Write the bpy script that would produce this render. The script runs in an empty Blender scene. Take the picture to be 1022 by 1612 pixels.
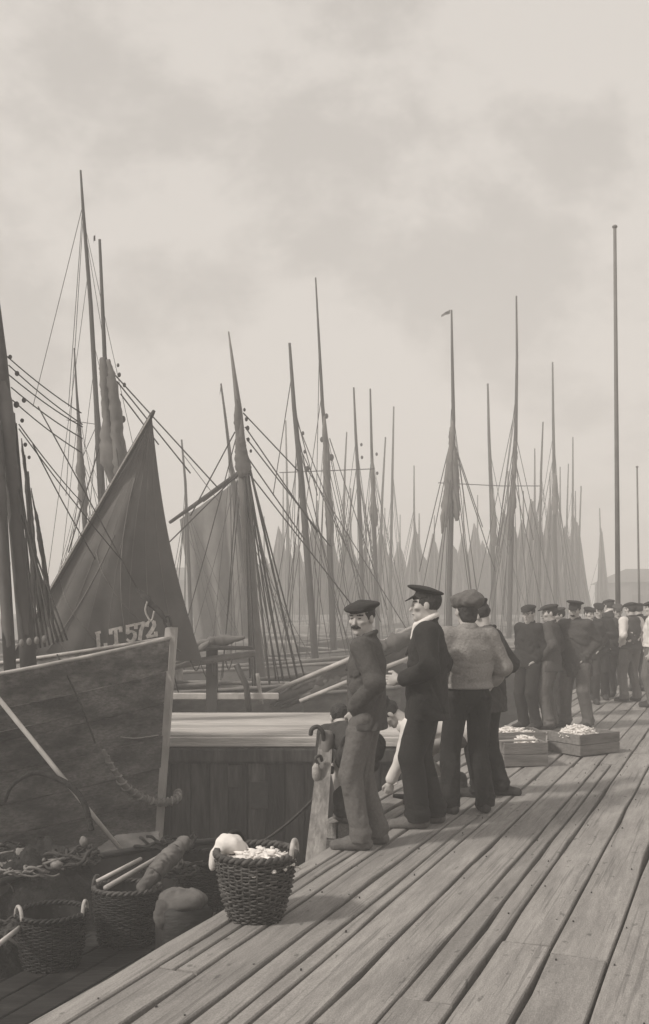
import bpy, math, random
import numpy as np
from mathutils import Vector, Matrix
R = math.radians
random.seed(7)
rng = np.random.default_rng(11)
scene = bpy.context.scene
col = scene.collection

# ------------------------------------------------------------------ camera
CAM_Z, FPX, HZ, CX = 1.70, 1600.0, 950.0, 511.0          # lens in pixels of the 1022 x 1612 photograph
cam_data = bpy.data.cameras.new("camera")
cam_data.sensor_fit = 'VERTICAL'
cam_data.sensor_height = 36.0
cam_data.lens = 36.0 * FPX / 1612.0
cam_data.shift_y = (HZ - 806.0) / 1612.0                  # rising front of a view camera: verticals stay upright
cam_data.clip_start = 0.1
cam_data.clip_end = 2000.0
cam = bpy.data.objects.new("camera", cam_data)
cam.location = (0, 0, CAM_Z)
cam.rotation_euler = (R(90), 0, 0)
col.objects.link(cam)
scene.camera = cam

# ------------------------------------------------------------------ sky, sun, exposure
CLOUD_OFF = (9.2, 3.3, 0.1)
SUN_EL, SUN_AZ = R(42), R(-118)                           # azimuth from +Y, negative = to the left, behind the camera
TINT = (1.0, 0.935, 0.868)
world = bpy.data.worlds.new("World")
scene.world = world
world.use_nodes = True
wn, wl = world.node_tree.nodes, world.node_tree.links
wn.clear()
def N(nodes, kind, **kw):
    n = nodes.new(kind)
    for k, v in kw.items():
        setattr(n, k, v)
    return n
w_out = N(wn, 'ShaderNodeOutputWorld')
w_bg = N(wn, 'ShaderNodeBackground'); w_bg.inputs['Strength'].default_value = 0.1
w_sky = N(wn, 'ShaderNodeTexSky', sky_type='NISHITA', sun_disc=False, sun_elevation=SUN_EL, sun_rotation=SUN_AZ,
          air_density=1.5, dust_density=4.0, ozone_density=1.0)
w_bw = N(wn, 'ShaderNodeRGBToBW')
wl.new(w_sky.outputs[0], w_bw.inputs[0])
w_tc = N(wn, 'ShaderNodeTexCoord')
w_map = N(wn, 'ShaderNodeMapping'); w_map.inputs['Scale'].default_value = (1.0, 1.0, 1.45); w_map.inputs['Location'].default_value = CLOUD_OFF
wl.new(w_tc.outputs['Generated'], w_map.inputs['Vector'])
w_n1 = N(wn, 'ShaderNodeTexNoise'); w_n1.inputs['Scale'].default_value = 3.1; w_n1.inputs['Detail'].default_value = 6.0
w_n1.inputs['Roughness'].default_value = 0.60; w_n1.inputs['Distortion'].default_value = 0.15
wl.new(w_map.outputs[0], w_n1.inputs['Vector'])
w_r1 = N(wn, 'ShaderNodeMapRange', interpolation_type='SMOOTHSTEP')
w_r1.inputs['From Min'].default_value = 0.43; w_r1.inputs['From Max'].default_value = 0.555
w_r1.inputs['To Min'].default_value = 4.75; w_r1.inputs['To Max'].default_value = 6.0
wl.new(w_n1.outputs[0], w_r1.inputs['Value'])
w_mix = N(wn, 'ShaderNodeMath', operation='MULTIPLY_ADD'); w_mix.inputs[1].default_value = 0.22
wl.new(w_bw.outputs[0], w_mix.inputs[0]); wl.new(w_r1.outputs[0], w_mix.inputs[2])
w_tint = N(wn, 'ShaderNodeVectorMath', operation='SCALE'); w_tint.inputs[0].default_value = TINT
wl.new(w_mix.outputs[0], w_tint.inputs['Scale'])
wl.new(w_tint.outputs[0], w_bg.inputs['Color'])
wl.new(w_bg.outputs[0], w_out.inputs['Surface'])

sun_data = bpy.data.lights.new("sun", 'SUN')
sun_data.energy = 3.1
sun_data.angle = R(6)
sun_data.color = (1.0, 0.94, 0.86)
sun = bpy.data.objects.new("sun", sun_data)
sd = Vector((math.sin(SUN_AZ) * math.cos(SUN_EL), math.cos(SUN_AZ) * math.cos(SUN_EL), math.sin(SUN_EL)))
sun.rotation_euler = sd.to_track_quat('Z', 'Y').to_euler()
sun.location = sd * 40
col.objects.link(sun)

scene.view_settings.view_transform = 'Standard'
scene.view_settings.look = 'None'
scene.view_settings.exposure = 0.16
scene.view_settings.gamma = 1.0
scene.view_settings.use_curve_mapping = False
scene.render.engine = 'CYCLES'
scene.cycles.use_denoising = True
scene.cycles.max_bounces = 6
scene.cycles.diffuse_bounces = 3
scene.cycles.volume_bounces = 1
scene.cycles.transparent_max_bounces = 4
scene.render.film_transparent = False

# ------------------------------------------------------------------ geometry helpers
def P(px, py, Y):
    """World point that the photograph shows at pixel (px, py), at distance Y from the camera plane."""
    return Vector(((px - CX) / FPX * Y, Y, CAM_Z - (py - HZ) / FPX * Y))
QU, QN, QE = Vector((0.3762, 0.9265, 0)), Vector((0.9265, -0.3762, 0)), Vector((-0.569, 5.69, 0))
def Q(s, t, z=0.0):
    """Point on the quay: s along its edge, t inland from the edge."""
    v = QE + QU * s + QN * t
    return Vector((v.x, v.y, z))
QROT = math.atan2(QU.y, QU.x)
WATER_Z = -1.9

def set_mesh(name, V, F, mats, smooth=True, midx=None):
    me = bpy.data.meshes.new(name)
    if isinstance(F, np.ndarray):
        V = np.asarray(V, np.float32); n = len(F); k = F.shape[1]
        me.vertices.add(len(V)); me.vertices.foreach_set("co", V.ravel())
        me.loops.add(n * k); me.loops.foreach_set("vertex_index", F.astype(np.int32).ravel())
        me.polygons.add(n); me.polygons.foreach_set("loop_start", np.arange(0, n * k, k, dtype=np.int32))
        if midx is not None:
            me.polygons.foreach_set("material_index", midx.astype(np.int32))
        me.polygons.foreach_set("use_smooth", np.full(n, smooth))
        me.update(calc_edges=True)
    else:
        me.from_pydata([tuple(v) for v in V], [], F)
        me.polygons.foreach_set("use_smooth", [smooth] * len(me.polygons))
        me.update()
    for m in (mats if isinstance(mats, (list, tuple)) else [mats]):
        me.materials.append(m)
    return me

def link(name, data, parent=None):
    o = bpy.data.objects.new(name, data)
    col.objects.link(o)
    if parent is not None:
        o.parent = parent
    return o

def tag(o, label=None, cat=None, group=None, kind=None):
    if label: o['label'] = label
    if cat: o['category'] = cat
    if group: o['group'] = group
    if kind: o['kind'] = kind
    return o

def empty(name, loc, label=None, cat=None, group=None, rz=0.0):
    o = bpy.data.objects.new(name, None)
    o.empty_display_size = 0.2
    o.location = loc
    o.rotation_euler = (0, 0, rz)
    col.objects.link(o)
    return tag(o, label, cat, group)

def root_of(o):
    off = Vector((0, 0, 0))
    while o is not None:
        off += o.location
        o = o.parent
    return off

def part(name, VF, mat, parent, smooth=True, kind=None):
    """A mesh given in world coordinates, hung under an unrotated parent."""
    V, F = VF[0], VF[1]
    off = np.array(root_of(parent)) if parent is not None else np.zeros(3)
    V = np.asarray([tuple(v) for v in V], float) - off
    o = link(name, set_mesh(name, V, F, mat, smooth), parent)
    if kind: o['kind'] = kind
    return o

def single(name, VF, mat, label, cat, group=None, smooth=True, kind=None):
    """A one-mesh thing with its origin at its base."""
    V = np.asarray([tuple(v) for v in VF[0]], float)
    c = (V.min(0) + V.max(0)) / 2; c[2] = V[:, 2].min()
    o = link(name, set_mesh(name, V - c, VF[1], mat, smooth))
    o.location = c
    return tag(o, label, cat, group, kind)

def join(*ms):
    V, F = [], []
    for v, f in ms:
        k = len(V)
        V += [tuple(q) for q in v]
        F += [tuple(i + k for i in g) for g in f]
    return V, F

def box(cx, cy, cz, sx, sy, sz, rz=0.0, bev=0.0):
    c, s = math.cos(rz), math.sin(rz)
    V = []
    if bev <= 0:
        for z in (-1, 1):
            for x, y in ((-1, -1), (1, -1), (1, 1), (-1, 1)):
                V.append((x * sx / 2, y * sy / 2, z * sz / 2))
        F = [(3, 2, 1, 0), (4, 5, 6, 7), (0, 1, 5, 4), (1, 2, 6, 5), (2, 3, 7, 6), (3, 0, 4, 7)]
    else:
        b = bev
        rings = [(-sz / 2, b), (-sz / 2 + b, 0), (sz / 2 - b, 0), (sz / 2, b)]
        for z, i in rings:
            hx, hy = sx / 2 - i, sy / 2 - i
            for x, y in ((-1, -1), (1, -1), (1, 1), (-1, 1)):
                V.append((x * hx, y * hy, z))
        F = [(3, 2, 1, 0), (12, 13, 14, 15)]
        for r in range(3):
            for k in range(4):
                a = r * 4 + k; d = r * 4 + (k + 1) % 4
                F.append((a, d, d + 4, a + 4))
    return [(cx + x * c - y * s, cy + x * s + y * c, cz + z) for x, y, z in V], F

def tube(pts, rad, seg=8, caps=True, squash=1.0):
    pts = [Vector(p) for p in pts]
    n = len(pts)
    if not hasattr(rad, '__len__'):
        rad = [rad] * n
    V, F = [], []
    up = None
    for i, p in enumerate(pts):
        t = (pts[min(i + 1, n - 1)] - pts[max(i - 1, 0)]).normalized()
        if up is None:
            up = Vector((0, 0, 1)) if abs(t.z) < 0.9 else Vector((0, 1, 0))
        a = t.cross(up).normalized(); b = a.cross(t).normalized(); up = b
        for k in range(seg):
            w = 2 * math.pi * k / seg
            V.append(p + (a * math.cos(w) + b * math.sin(w) * squash) * rad[i])
    for i in range(n - 1):
        for k in range(seg):
            k2 = (k + 1) % seg
            F.append((i * seg + k, i * seg + k2, (i + 1) * seg + k2, (i + 1) * seg + k))
    if caps:
        F.append(tuple(range(seg - 1, -1, -1)))
        F.append(tuple(range((n - 1) * seg, n * seg)))
    return V, F

def rope(a, b, r, sag=0.0, n=8, seg=5):
    a, b = Vector(a), Vector(b)
    return tube([a.lerp(b, i / n) + Vector((0, 0, -sag * 4 * (i / n) * (1 - i / n))) for i in range(n + 1)], r, seg)

def smooth_path(pts, n=6):
    pts = [Vector(p) for p in pts]
    out = []
    for i in range(len(pts) - 1):
        p0 = pts[max(i - 1, 0)]; p1 = pts[i]; p2 = pts[i + 1]; p3 = pts[min(i + 2, len(pts) - 1)]
        for k in range(n):
            t = k / n
            out.append(0.5 * ((2 * p1) + (p2 - p0) * t + (2 * p0 - 5 * p1 + 4 * p2 - p3) * t * t + (3 * p1 - p0 - 3 * p2 + p3) * t ** 3))
    out.append(pts[-1])
    return out

def blob(c, r, nu=8, nv=6, rot=None, jit=0.0, rnd=random):
    c = Vector(c); V, F = [], []
    for j in range(nv + 1):
        th = math.pi * j / nv
        for i in range(nu):
            ph = 2 * math.pi * i / nu
            k = 1 + rnd.uniform(-jit, jit)
            v = Vector((r[0] * math.sin(th) * math.cos(ph), r[1] * math.sin(th) * math.sin(ph), r[2] * math.cos(th))) * k
            V.append(c + (rot @ v if rot else v))
    for j in range(nv):
        for i in range(nu):
            i2 = (i + 1) % nu
            F.append((j * nu + i, (j + 1) * nu + i, (j + 1) * nu + i2, j * nu + i2))
    return V, F

# ------------------------------------------------------------------ materials (an old sepia print: everything has one warm grey hue)
MT = (1.0, 0.955, 0.915)
def mat(name, v, rough=0.8, var=0.25, scale=6.0, stretch=(1, 1, 1), bump=0.0, bscale=40.0, bstretch=None, rand=0.0, stain=0.0, stain_scale=1.5, specks=False, shift=37.0):
    m = bpy.data.materials.new(name); m.use_nodes = True
    ns, ls = m.node_tree.nodes, m.node_tree.links
    bs = ns['Principled BSDF']
    bs.inputs['Roughness'].default_value = rough
    bs.inputs['Specular IOR Level'].default_value = 0.25
    tc = N(ns, 'ShaderNodeTexCoord')
    mp = N(ns, 'ShaderNodeMapping'); mp.inputs['Scale'].default_value = stretch
    ls.new(tc.outputs['Object'], mp.inputs['Vector'])
    oi = N(ns, 'ShaderNodeObjectInfo')
    off = N(ns, 'ShaderNodeVectorMath', operation='ADD')
    sc_ = N(ns, 'ShaderNodeMath', operation='MULTIPLY'); sc_.inputs[1].default_value = shift
    ls.new(oi.outputs['Random'], sc_.inputs[0])
    ls.new(mp.outputs[0], off.inputs[0]); ls.new(sc_.outputs[0], off.inputs[1])
    n1 = N(ns, 'ShaderNodeTexNoise'); n1.inputs['Scale'].default_value = scale; n1.inputs['Detail'].default_value = 7.0; n1.inputs['Roughness'].default_value = 0.62
    ls.new(off.outputs[0], n1.inputs['Vector'])
    r1 = N(ns, 'ShaderNodeMapRange'); r1.inputs['From Min'].default_value = 0.3; r1.inputs['From Max'].default_value = 0.7
    r1.inputs['To Min'].default_value = 1 - var; r1.inputs['To Max'].default_value = 1 + var
    ls.new(n1.outputs[0], r1.inputs['Value'])
    cur = r1.outputs[0]
    if rand:
        r2 = N(ns, 'ShaderNodeMapRange'); r2.inputs['To Min'].default_value = 1 - rand; r2.inputs['To Max'].default_value = 1 + rand
        ls.new(oi.outputs['Random'], r2.inputs['Value'])
        mu = N(ns, 'ShaderNodeMath', operation='MULTIPLY'); ls.new(cur, mu.inputs[0]); ls.new(r2.outputs[0], mu.inputs[1]); cur = mu.outputs[0]
    if stain:
        n2 = N(ns, 'ShaderNodeTexNoise'); n2.inputs['Scale'].default_value = stain_scale; n2.inputs['Detail'].default_value = 8.0; n2.inputs['Roughness'].default_value = 0.6
        ls.new(off.outputs[0], n2.inputs['Vector'])
        r3 = N(ns, 'ShaderNodeMapRange'); r3.inputs['From Min'].default_value = 0.40; r3.inputs['From Max'].default_value = 0.62
        r3.inputs['To Min'].default_value = 1.0 - stain; r3.inputs['To Max'].default_value = 1.0 + stain * 0.6
        ls.new(n2.outputs[0], r3.inputs['Value'])
        mu = N(ns, 'ShaderNodeMath', operation='MULTIPLY'); ls.new(cur, mu.inputs[0]); ls.new(r3.outputs[0], mu.inputs[1]); cur = mu.outputs[0]
    if specks:                                             # worn grain, dents and dark spots of tar and scales
        for sc_k, lo_, hi_, a_, b_, st_ in ((120.0, .35, .65, .86, 1.14, (1, 1, 1)), (9.0, .66, .72, 1.0, .55, (1, 2.0, 1)), (3.2, .60, .64, 1.0, .72, (.25, 14.0, 1))):
            mq = N(ns, 'ShaderNodeMapping'); mq.inputs['Scale'].default_value = st_
            ls.new(tc.outputs['Object'], mq.inputs['Vector'])
            aq = N(ns, 'ShaderNodeVectorMath', operation='ADD'); ls.new(mq.outputs[0], aq.inputs[0]); ls.new(sc_.outputs[0], aq.inputs[1])
            nq = N(ns, 'ShaderNodeTexNoise'); nq.inputs['Scale'].default_value = sc_k; nq.inputs['Detail'].default_value = 4.0
            ls.new(aq.outputs[0], nq.inputs['Vector'])
            rq = N(ns, 'ShaderNodeMapRange'); rq.inputs['From Min'].default_value = lo_; rq.inputs['From Max'].default_value = hi_
            rq.inputs['To Min'].default_value = a_; rq.inputs['To Max'].default_value = b_
            ls.new(nq.outputs[0], rq.inputs['Value'])
            mu = N(ns, 'ShaderNodeMath', operation='MULTIPLY'); ls.new(cur, mu.inputs[0]); ls.new(rq.outputs[0], mu.inputs[1]); cur = mu.outputs[0]
    sv = N(ns, 'ShaderNodeVectorMath', operation='SCALE'); sv.inputs[0].default_value = tuple(v * k for k in MT)
    ls.new(cur, sv.inputs['Scale']); ls.new(sv.outputs[0], bs.inputs['Base Color'])
    if bump:
        mp2 = N(ns, 'ShaderNodeMapping'); mp2.inputs['Scale'].default_value = bstretch or stretch
        ls.new(tc.outputs['Object'], mp2.inputs['Vector'])
        n3 = N(ns, 'ShaderNodeTexNoise'); n3.inputs['Scale'].default_value = bscale; n3.inputs['Detail'].default_value = 5.0
        ls.new(mp2.outputs[0], n3.inputs['Vector'])
        bp = N(ns, 'ShaderNodeBump'); bp.inputs['Strength'].default_value = bump; bp.inputs['Distance'].default_value = 0.02
        ls.new(n3.outputs[0], bp.inputs['Height']); ls.new(bp.outputs[0], bs.inputs['Normal'])
    return m

M = {}
M['deck'] = mat('weathered_deck_wood', 0.262, 0.88, 0.15, 7.0, (0.8, 6, 6), 0.35, 26.0, (1.2, 9, 9), rand=0.11, stain=0.16, stain_scale=1.6, specks=True)
M['beam'] = mat('quay_timber', 0.10, 0.85, 0.3, 3.0, (0.5, 5, 5), 0.5, 9.0, stain=0.3)
M['lighter_deck'] = mat('scrubbed_deck_wood', 0.44, 0.8, 0.25, 5.0, (0.6, 8, 8), 0.3, 9.0, rand=0.22, stain=.15)
M['lighter_side'] = mat('tarred_boards', 0.062, 0.7, 0.55, 4.0, (5, 5, 0.6), 0.5, 8.0, rand=0.5, stain=0.45)
M['hull'] = mat('worn_black_hull_paint', 0.125, 0.78, 0.5, 20.0, (1, 1, 2.6), 0.5, 36.0, stain=0.6, stain_scale=2.0, shift=0.0)
M['hull_far'] = mat('dark_hull_paint', 0.09, 0.7, 0.3, 2.0, (1, 1, 2), 0.2, 8.0, stain=0.3)
M['hull_grey'] = mat('grey_hull_paint', 0.20, 0.7, 0.3, 2.0, (1, 1, 2), 0.3, 8.0, stain=0.4)
M['pale_wood'] = mat('pale_worn_timber', 0.42, 0.8, 0.22, 5.0, (1, 1, 0.4), 0.4, 16.0, stain=0.25)
M['spar'] = mat('varnished_spar', 0.16, 0.6, 0.3, 6.0, (1, 1, 0.4), 0.2, 12.0)
M['mast'] = mat('dark_mast', 0.055, 0.7, 0.3, 6.0, (1, 1, 0.3), 0.2, 12.0)
M['sail'] = mat('tanned_sailcloth', 0.11, 0.9, 0.18, 1.6, (1, 1, 1), 0.35, 5.0, stain=0.25, stain_scale=0.7)
M['sail_seam'] = mat('sailcloth_seam', 0.15, 0.9, 0.2, 6.0)
M['sail_far'] = mat('furled_sailcloth', 0.14, 0.9, 0.3, 3.0, (1, 1, 0.6), 0.5, 6.0)
M['rope'] = mat('tarred_rope', 0.05, 0.9, 0.3, 30.0)
M['rope_pale'] = mat('manila_rope', 0.34, 0.9, 0.3, 30.0, bump=0.5, bscale=90.0)
M['white_paint'] = mat('white_paint', 0.60, 0.8, 0.35, 16.0)
M['wicker'] = mat('wicker', 0.08, 0.7, 0.45, 22.0, rand=0.0, stain=0.35, stain_scale=5.0)
M['wicker_dark'] = mat('dark_shaded_wicker', 0.022, 0.6, 0.45, 22.0, stain=0.3, stain_scale=5.0)  # dark wicker; the quay's shadow over the open boat is put into the colour
M['bilge'] = mat('dark_shaded_boards', 0.026, 0.6, 0.4, 4.0, (1, 6, 6), 0.4, 9.0, stain=0.4)  # boat boards and tub, colour darkened in place of the quay's shadow
M['post'] = mat('weathered_post', 0.25, 0.85, 0.35, 5.0, (4, 4, 0.6), 0.5, 12.0, stain=0.35)
M['hull_top'] = mat('scuffed_bulwark_paint', 0.16, 0.78, 0.5, 12.0, (1, 1, 2.6), 0.5, 36.0, stain=0.5, stain_scale=2.2, shift=0.0)
M['cane'] = mat('peeled_cane', 0.38, 0.7, 0.3, 30.0)
M['cloth_white'] = mat('white_cloth', 0.66, 0.9, 0.08, 8.0, bump=0.3, bscale=20.0)
M['canvas'] = mat('grey_canvas', 0.13, 0.9, 0.25, 6.0, bump=0.6, bscale=14.0, stain=0.3)
M['fish'] = mat('pale_fish', 0.70, 0.45, 0.2, 20.0)
M['box'] = mat('fish_box_wood', 0.17, 0.8, 0.3, 4.0, (1, 6, 6), 0.4, 12.0, rand=0.15)
M['skin'] = mat('skin', 0.42, 0.6, 0.12, 14.0)
M['eye'] = mat('shaded_eye', 0.03, 0.4, 0.1)
M['hair'] = mat('dark_hair', 0.035, 0.7, 0.4, 40.0, bump=0.6, bscale=80.0)
M['net'] = mat('tarred_net', 0.022, 0.95, 0.5, 18.0, bump=1.0, bscale=40.0)  # dark net, its colour lowered further to stand in for quay shadow
M['cork'] = mat('cork', 0.17, 0.9, 0.3, 20.0)
M['iron'] = mat('iron', 0.05, 0.5, 0.3, 12.0)
M['pole'] = mat('painted_pole', 0.13, 0.7, 0.2, 4.0)
M['shed'] = mat('far_building', 0.12, 0.9, 0.2, 0.3)
M['roof'] = mat('far_roof', 0.09, 0.9, 0.2, 0.5)
M['glass'] = mat('window_glass', 0.04, 0.15, 0.1)
for nm, v in (('wool_black', 0.026), ('wool_dark', 0.042), ('wool_grey', 0.066), ('wool_mid', 0.11), ('serge', 0.021), ('denim', 0.115), ('moleskin', 0.13), ('tweed', 0.12), ('cap_black', 0.028), ('leather', 0.045), ('leather_pale', 0.12)):
    M[nm] = mat(nm, v, 0.92, 0.16, 60.0, bump=0.45, bscale=34.0, stain=0.10, stain_scale=2.0)
M['jersey'] = mat('knitted_jersey', 0.25, 0.95, 0.16, 60.0, bump=0.6, bscale=60.0, stain=0.08, stain_scale=3.0)
M['shirt'] = mat('white_shirt', 0.60, 0.9, 0.1, 8.0, bump=0.3, bscale=16.0)

# water: still harbour water, nearly black, broken by ripples
m = bpy.data.materials.new('harbour_water'); m.use_nodes = True
ns, ls = m.node_tree.nodes, m.node_tree.links
bs = ns['Principled BSDF']; bs.inputs['Base Color'].default_value = (0.035, 0.032, 0.029, 1); bs.inputs['Roughness'].default_value = 0.12
tc = N(ns, 'ShaderNodeTexCoord'); n1 = N(ns, 'ShaderNodeTexNoise'); n1.inputs['Scale'].default_value = 1.6; n1.inputs['Detail'].default_value = 4
ls.new(tc.outputs['Object'], n1.inputs['Vector'])
bp = N(ns, 'ShaderNodeBump'); bp.inputs['Strength'].default_value = 0.7; bp.inputs['Distance'].default_value = 0.12
ls.new(n1.outputs[0], bp.inputs['Height']); ls.new(bp.outputs[0], bs.inputs['Normal'])
M['water'] = m

# ------------------------------------------------------------------ the setting: water, quay
S = 460.0
tag(link('water', set_mesh('water', [(-S, -60, WATER_Z), (S, -60, WATER_Z), (S, 2 * S, WATER_Z), (-S, 2 * S, WATER_Z)], [(0, 1, 2, 3)], M['water'], False)),
    'dark still harbour water between the boats', kind='structure')

WID = [0.150, 0.219, 0.231, 0.236, 0.229, 0.245, 0.250, 0.257, 0.286] + [0.25 + 0.03 * math.sin(i * 2.3) for i in range(11)]
TROW = [0.0]
for w in WID:
    TROW.append(TROW[-1] + w)
TW = TROW[-1]
S0, S1 = -6.0, 62.0
q = empty('quay', (QE.x, QE.y, 0)); q.rotation_euler = (0, 0, QROT); q['kind'] = 'structure'; q['label'] = 'timber quay deck of long weathered planks'
# frame below the planks: cross beams, edge waling, piles (local x = along the quay, local y = outwards to the water)
def qpart(name, VF, mt, smooth=False):
    return link(name, set_mesh(name, VF[0], VF[1], mt, smooth), q)
qpart('deck_bed', box((S0 + S1) / 2, -(TW + 7) / 2 - 0.1, -0.24, S1 - S0, TW + 7.0, 0.20), M['beam'])
qpart('edge_waling', box((S0 + S1) / 2, -0.13, -0.25, S1 - S0, 0.22, 0.28, bev=0.03), M['beam'])
me_pile = None
for i in range(24):
    x = S0 + 0.5 + i * 2.8
    if me_pile is None:
        me_pile = set_mesh('pile', *tube([(0, 0, -2.7), (0, 0, -0.35)], [0.17, 0.15], 12), M['beam'])
    o = link('pile', me_pile, q); o.location = (x, -0.18, 0)
for i in range(3):
    qpart('waling', box((S0 + S1) / 2, -0.02, -0.75 - 0.45 * i, S1 - S0, 0.10, 0.2, bev=0.02), M['beam'])
for i in range(60):
    if i == 0:
        me_fb = [set_mesh('face_board', *box(0, 0, 0, 1.12, 0.05, 2.6, bev=0.01), M['beam'], False)]
    o = link('face_board', me_fb[0], q); o.location = (S0 + 0.57 + i * 1.13, -0.36, -1.72)
apron = qpart('quay_apron', box((S0 + S1) / 2, -TW - 3.5, -0.065, S1 - S0, 7.0, 0.13), M['deck'])
# planks
def plank_mesh(L, w, seed, first=False):
    r = random.Random(seed); n = 13
    V, F = [], []
    gap = r.uniform(0.004, 0.0075)
    zl, zr = r.uniform(-0.004, 0.004), r.uniform(-0.004, 0.004)
    for i in range(n + 1):
        x = L * i / n
        x = min(max(x, 0.004), L - 0.004)
        el = gap + r.uniform(0, 0.006) + (0.010 if r.random() < .12 else 0); er = gap + r.uniform(0, 0.006) + (0.010 if r.random() < .12 else 0)
        if first:
            er = r.uniform(-0.015, 0.025)
        dz = r.uniform(-0.0025, 0.0025)
        bv = 0.007 if not first else 0.03
        # outer (waterward) side is +y
        V += [(x, w - er, -0.12), (x, w - er, -bv + zl + dz), (x, w - er - bv, zl + dz), (x, el + 0.006, zr + dz), (x, el, -0.007 + zr + dz), (x, el, -0.12)]
    for i in range(n):
        for k in range(5):
            a = i * 6 + k
            F.append((a, a + 1, a + 7, a + 6))
    F.append((0, 5, 4, 3, 2, 1)); b = n * 6
    F.append((b, b + 1, b + 2, b + 3, b + 4, b + 5))
    return V, F
def lay(s, L, t_in, w, seed, first=False):
    o = link('plank', set_mesh('plank', *plank_mesh(L, w, seed, first), M['deck'], False), q)
    o.location = (s, -t_in, pr.uniform(-0.003, 0.003))
pr = random.Random(3)
# past the leaning post the deck juts out a little farther over the water
JS, JT = 2.25, .35
for row, (t0, t1) in enumerate(((-JT, -.20), (-.20, .0))):
    s = JS
    while s < S1:
        L = pr.choice((4.2, 5.0, 4.6)) if s < 24 else 9.0
        lay(s, min(L, S1 - s), t1, t1 - t0, 900 + row * 40 + int(s), row == 0); s += L
qpart('edge_waling', box((JS + S1) / 2, JT - .13, -0.25, S1 - JS, 0.22, 0.28, bev=0.03), M['beam'])
qpart('deck_bed', box((JS + S1) / 2, .10, -0.255, S1 - JS, .30, 0.20), M['beam'])
SPLIT = {(1, 1): .45, (3, 1): .6, (6, 1): .5}
for row in range(len(WID)):
    w = WID[row]
    s = S0 - pr.uniform(0, 3.5)
    if row == 7: s = -6.05                                  # puts a butt joint where the photograph shows it
    k = 0
    cache = {}
    while s < S1 and k < 14:
        L = 6.4 if s < 24 else 9.0
        if row == 7 and k == 0: L = 6.07
        L += pr.choice((-0.6, 0, 0.5)) if not (row == 7 and k == 0) else 0
        if (row, k) in SPLIT:                               # a board replaced by two narrow ones
            w1 = w * SPLIT[(row, k)]
            lay(s, L, TROW[row] + w1, w1, 500 + row, False); lay(s, L, TROW[row + 1], w - w1, 600 + row, False)
            s += L; k += 1
            continue
        key = (round(L, 2), k % 2)
        if key not in cache:
            cache[key] = set_mesh('plank', *plank_mesh(L, w, row * 31 + k, row == 0), M['deck'], False)
        o = link('plank', cache[key], q)
        o.location = (s, -TROW[row + 1], pr.uniform(-0.003, 0.003))
        s += L; k += 1
# nail heads: dark dots too small to pick apart, joined into one part
nr = random.Random(21); nails = []
for row in range(len(WID)):
    for sx in np.arange(-3.2, 9.0, 0.61):
        for yy in (.16, .84):
            if nr.random() < .33:
                cx_, cy_ = sx + nr.uniform(-.03, .03), -TROW[row] - WID[row] * (yy + nr.uniform(-.05, .05))
                rr_ = nr.uniform(.0035, .006)
                V = [(cx_ + rr_ * math.cos(k * math.pi / 3), cy_ + rr_ * math.sin(k * math.pi / 3), .0085) for k in range(6)] + [(cx_ + rr_ * 1.2 * math.cos(k * math.pi / 3), cy_ + rr_ * 1.2 * math.sin(k * math.pi / 3), -.01) for k in range(6)]
                nails.append((V, [(0, 1, 2, 3, 4, 5)] + [(k, k + 6, (k + 1) % 6 + 6, (k + 1) % 6) for k in range(6)]))
o = qpart('nail_heads', join(*nails), M['iron']); o['kind'] = 'stuff'

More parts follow.
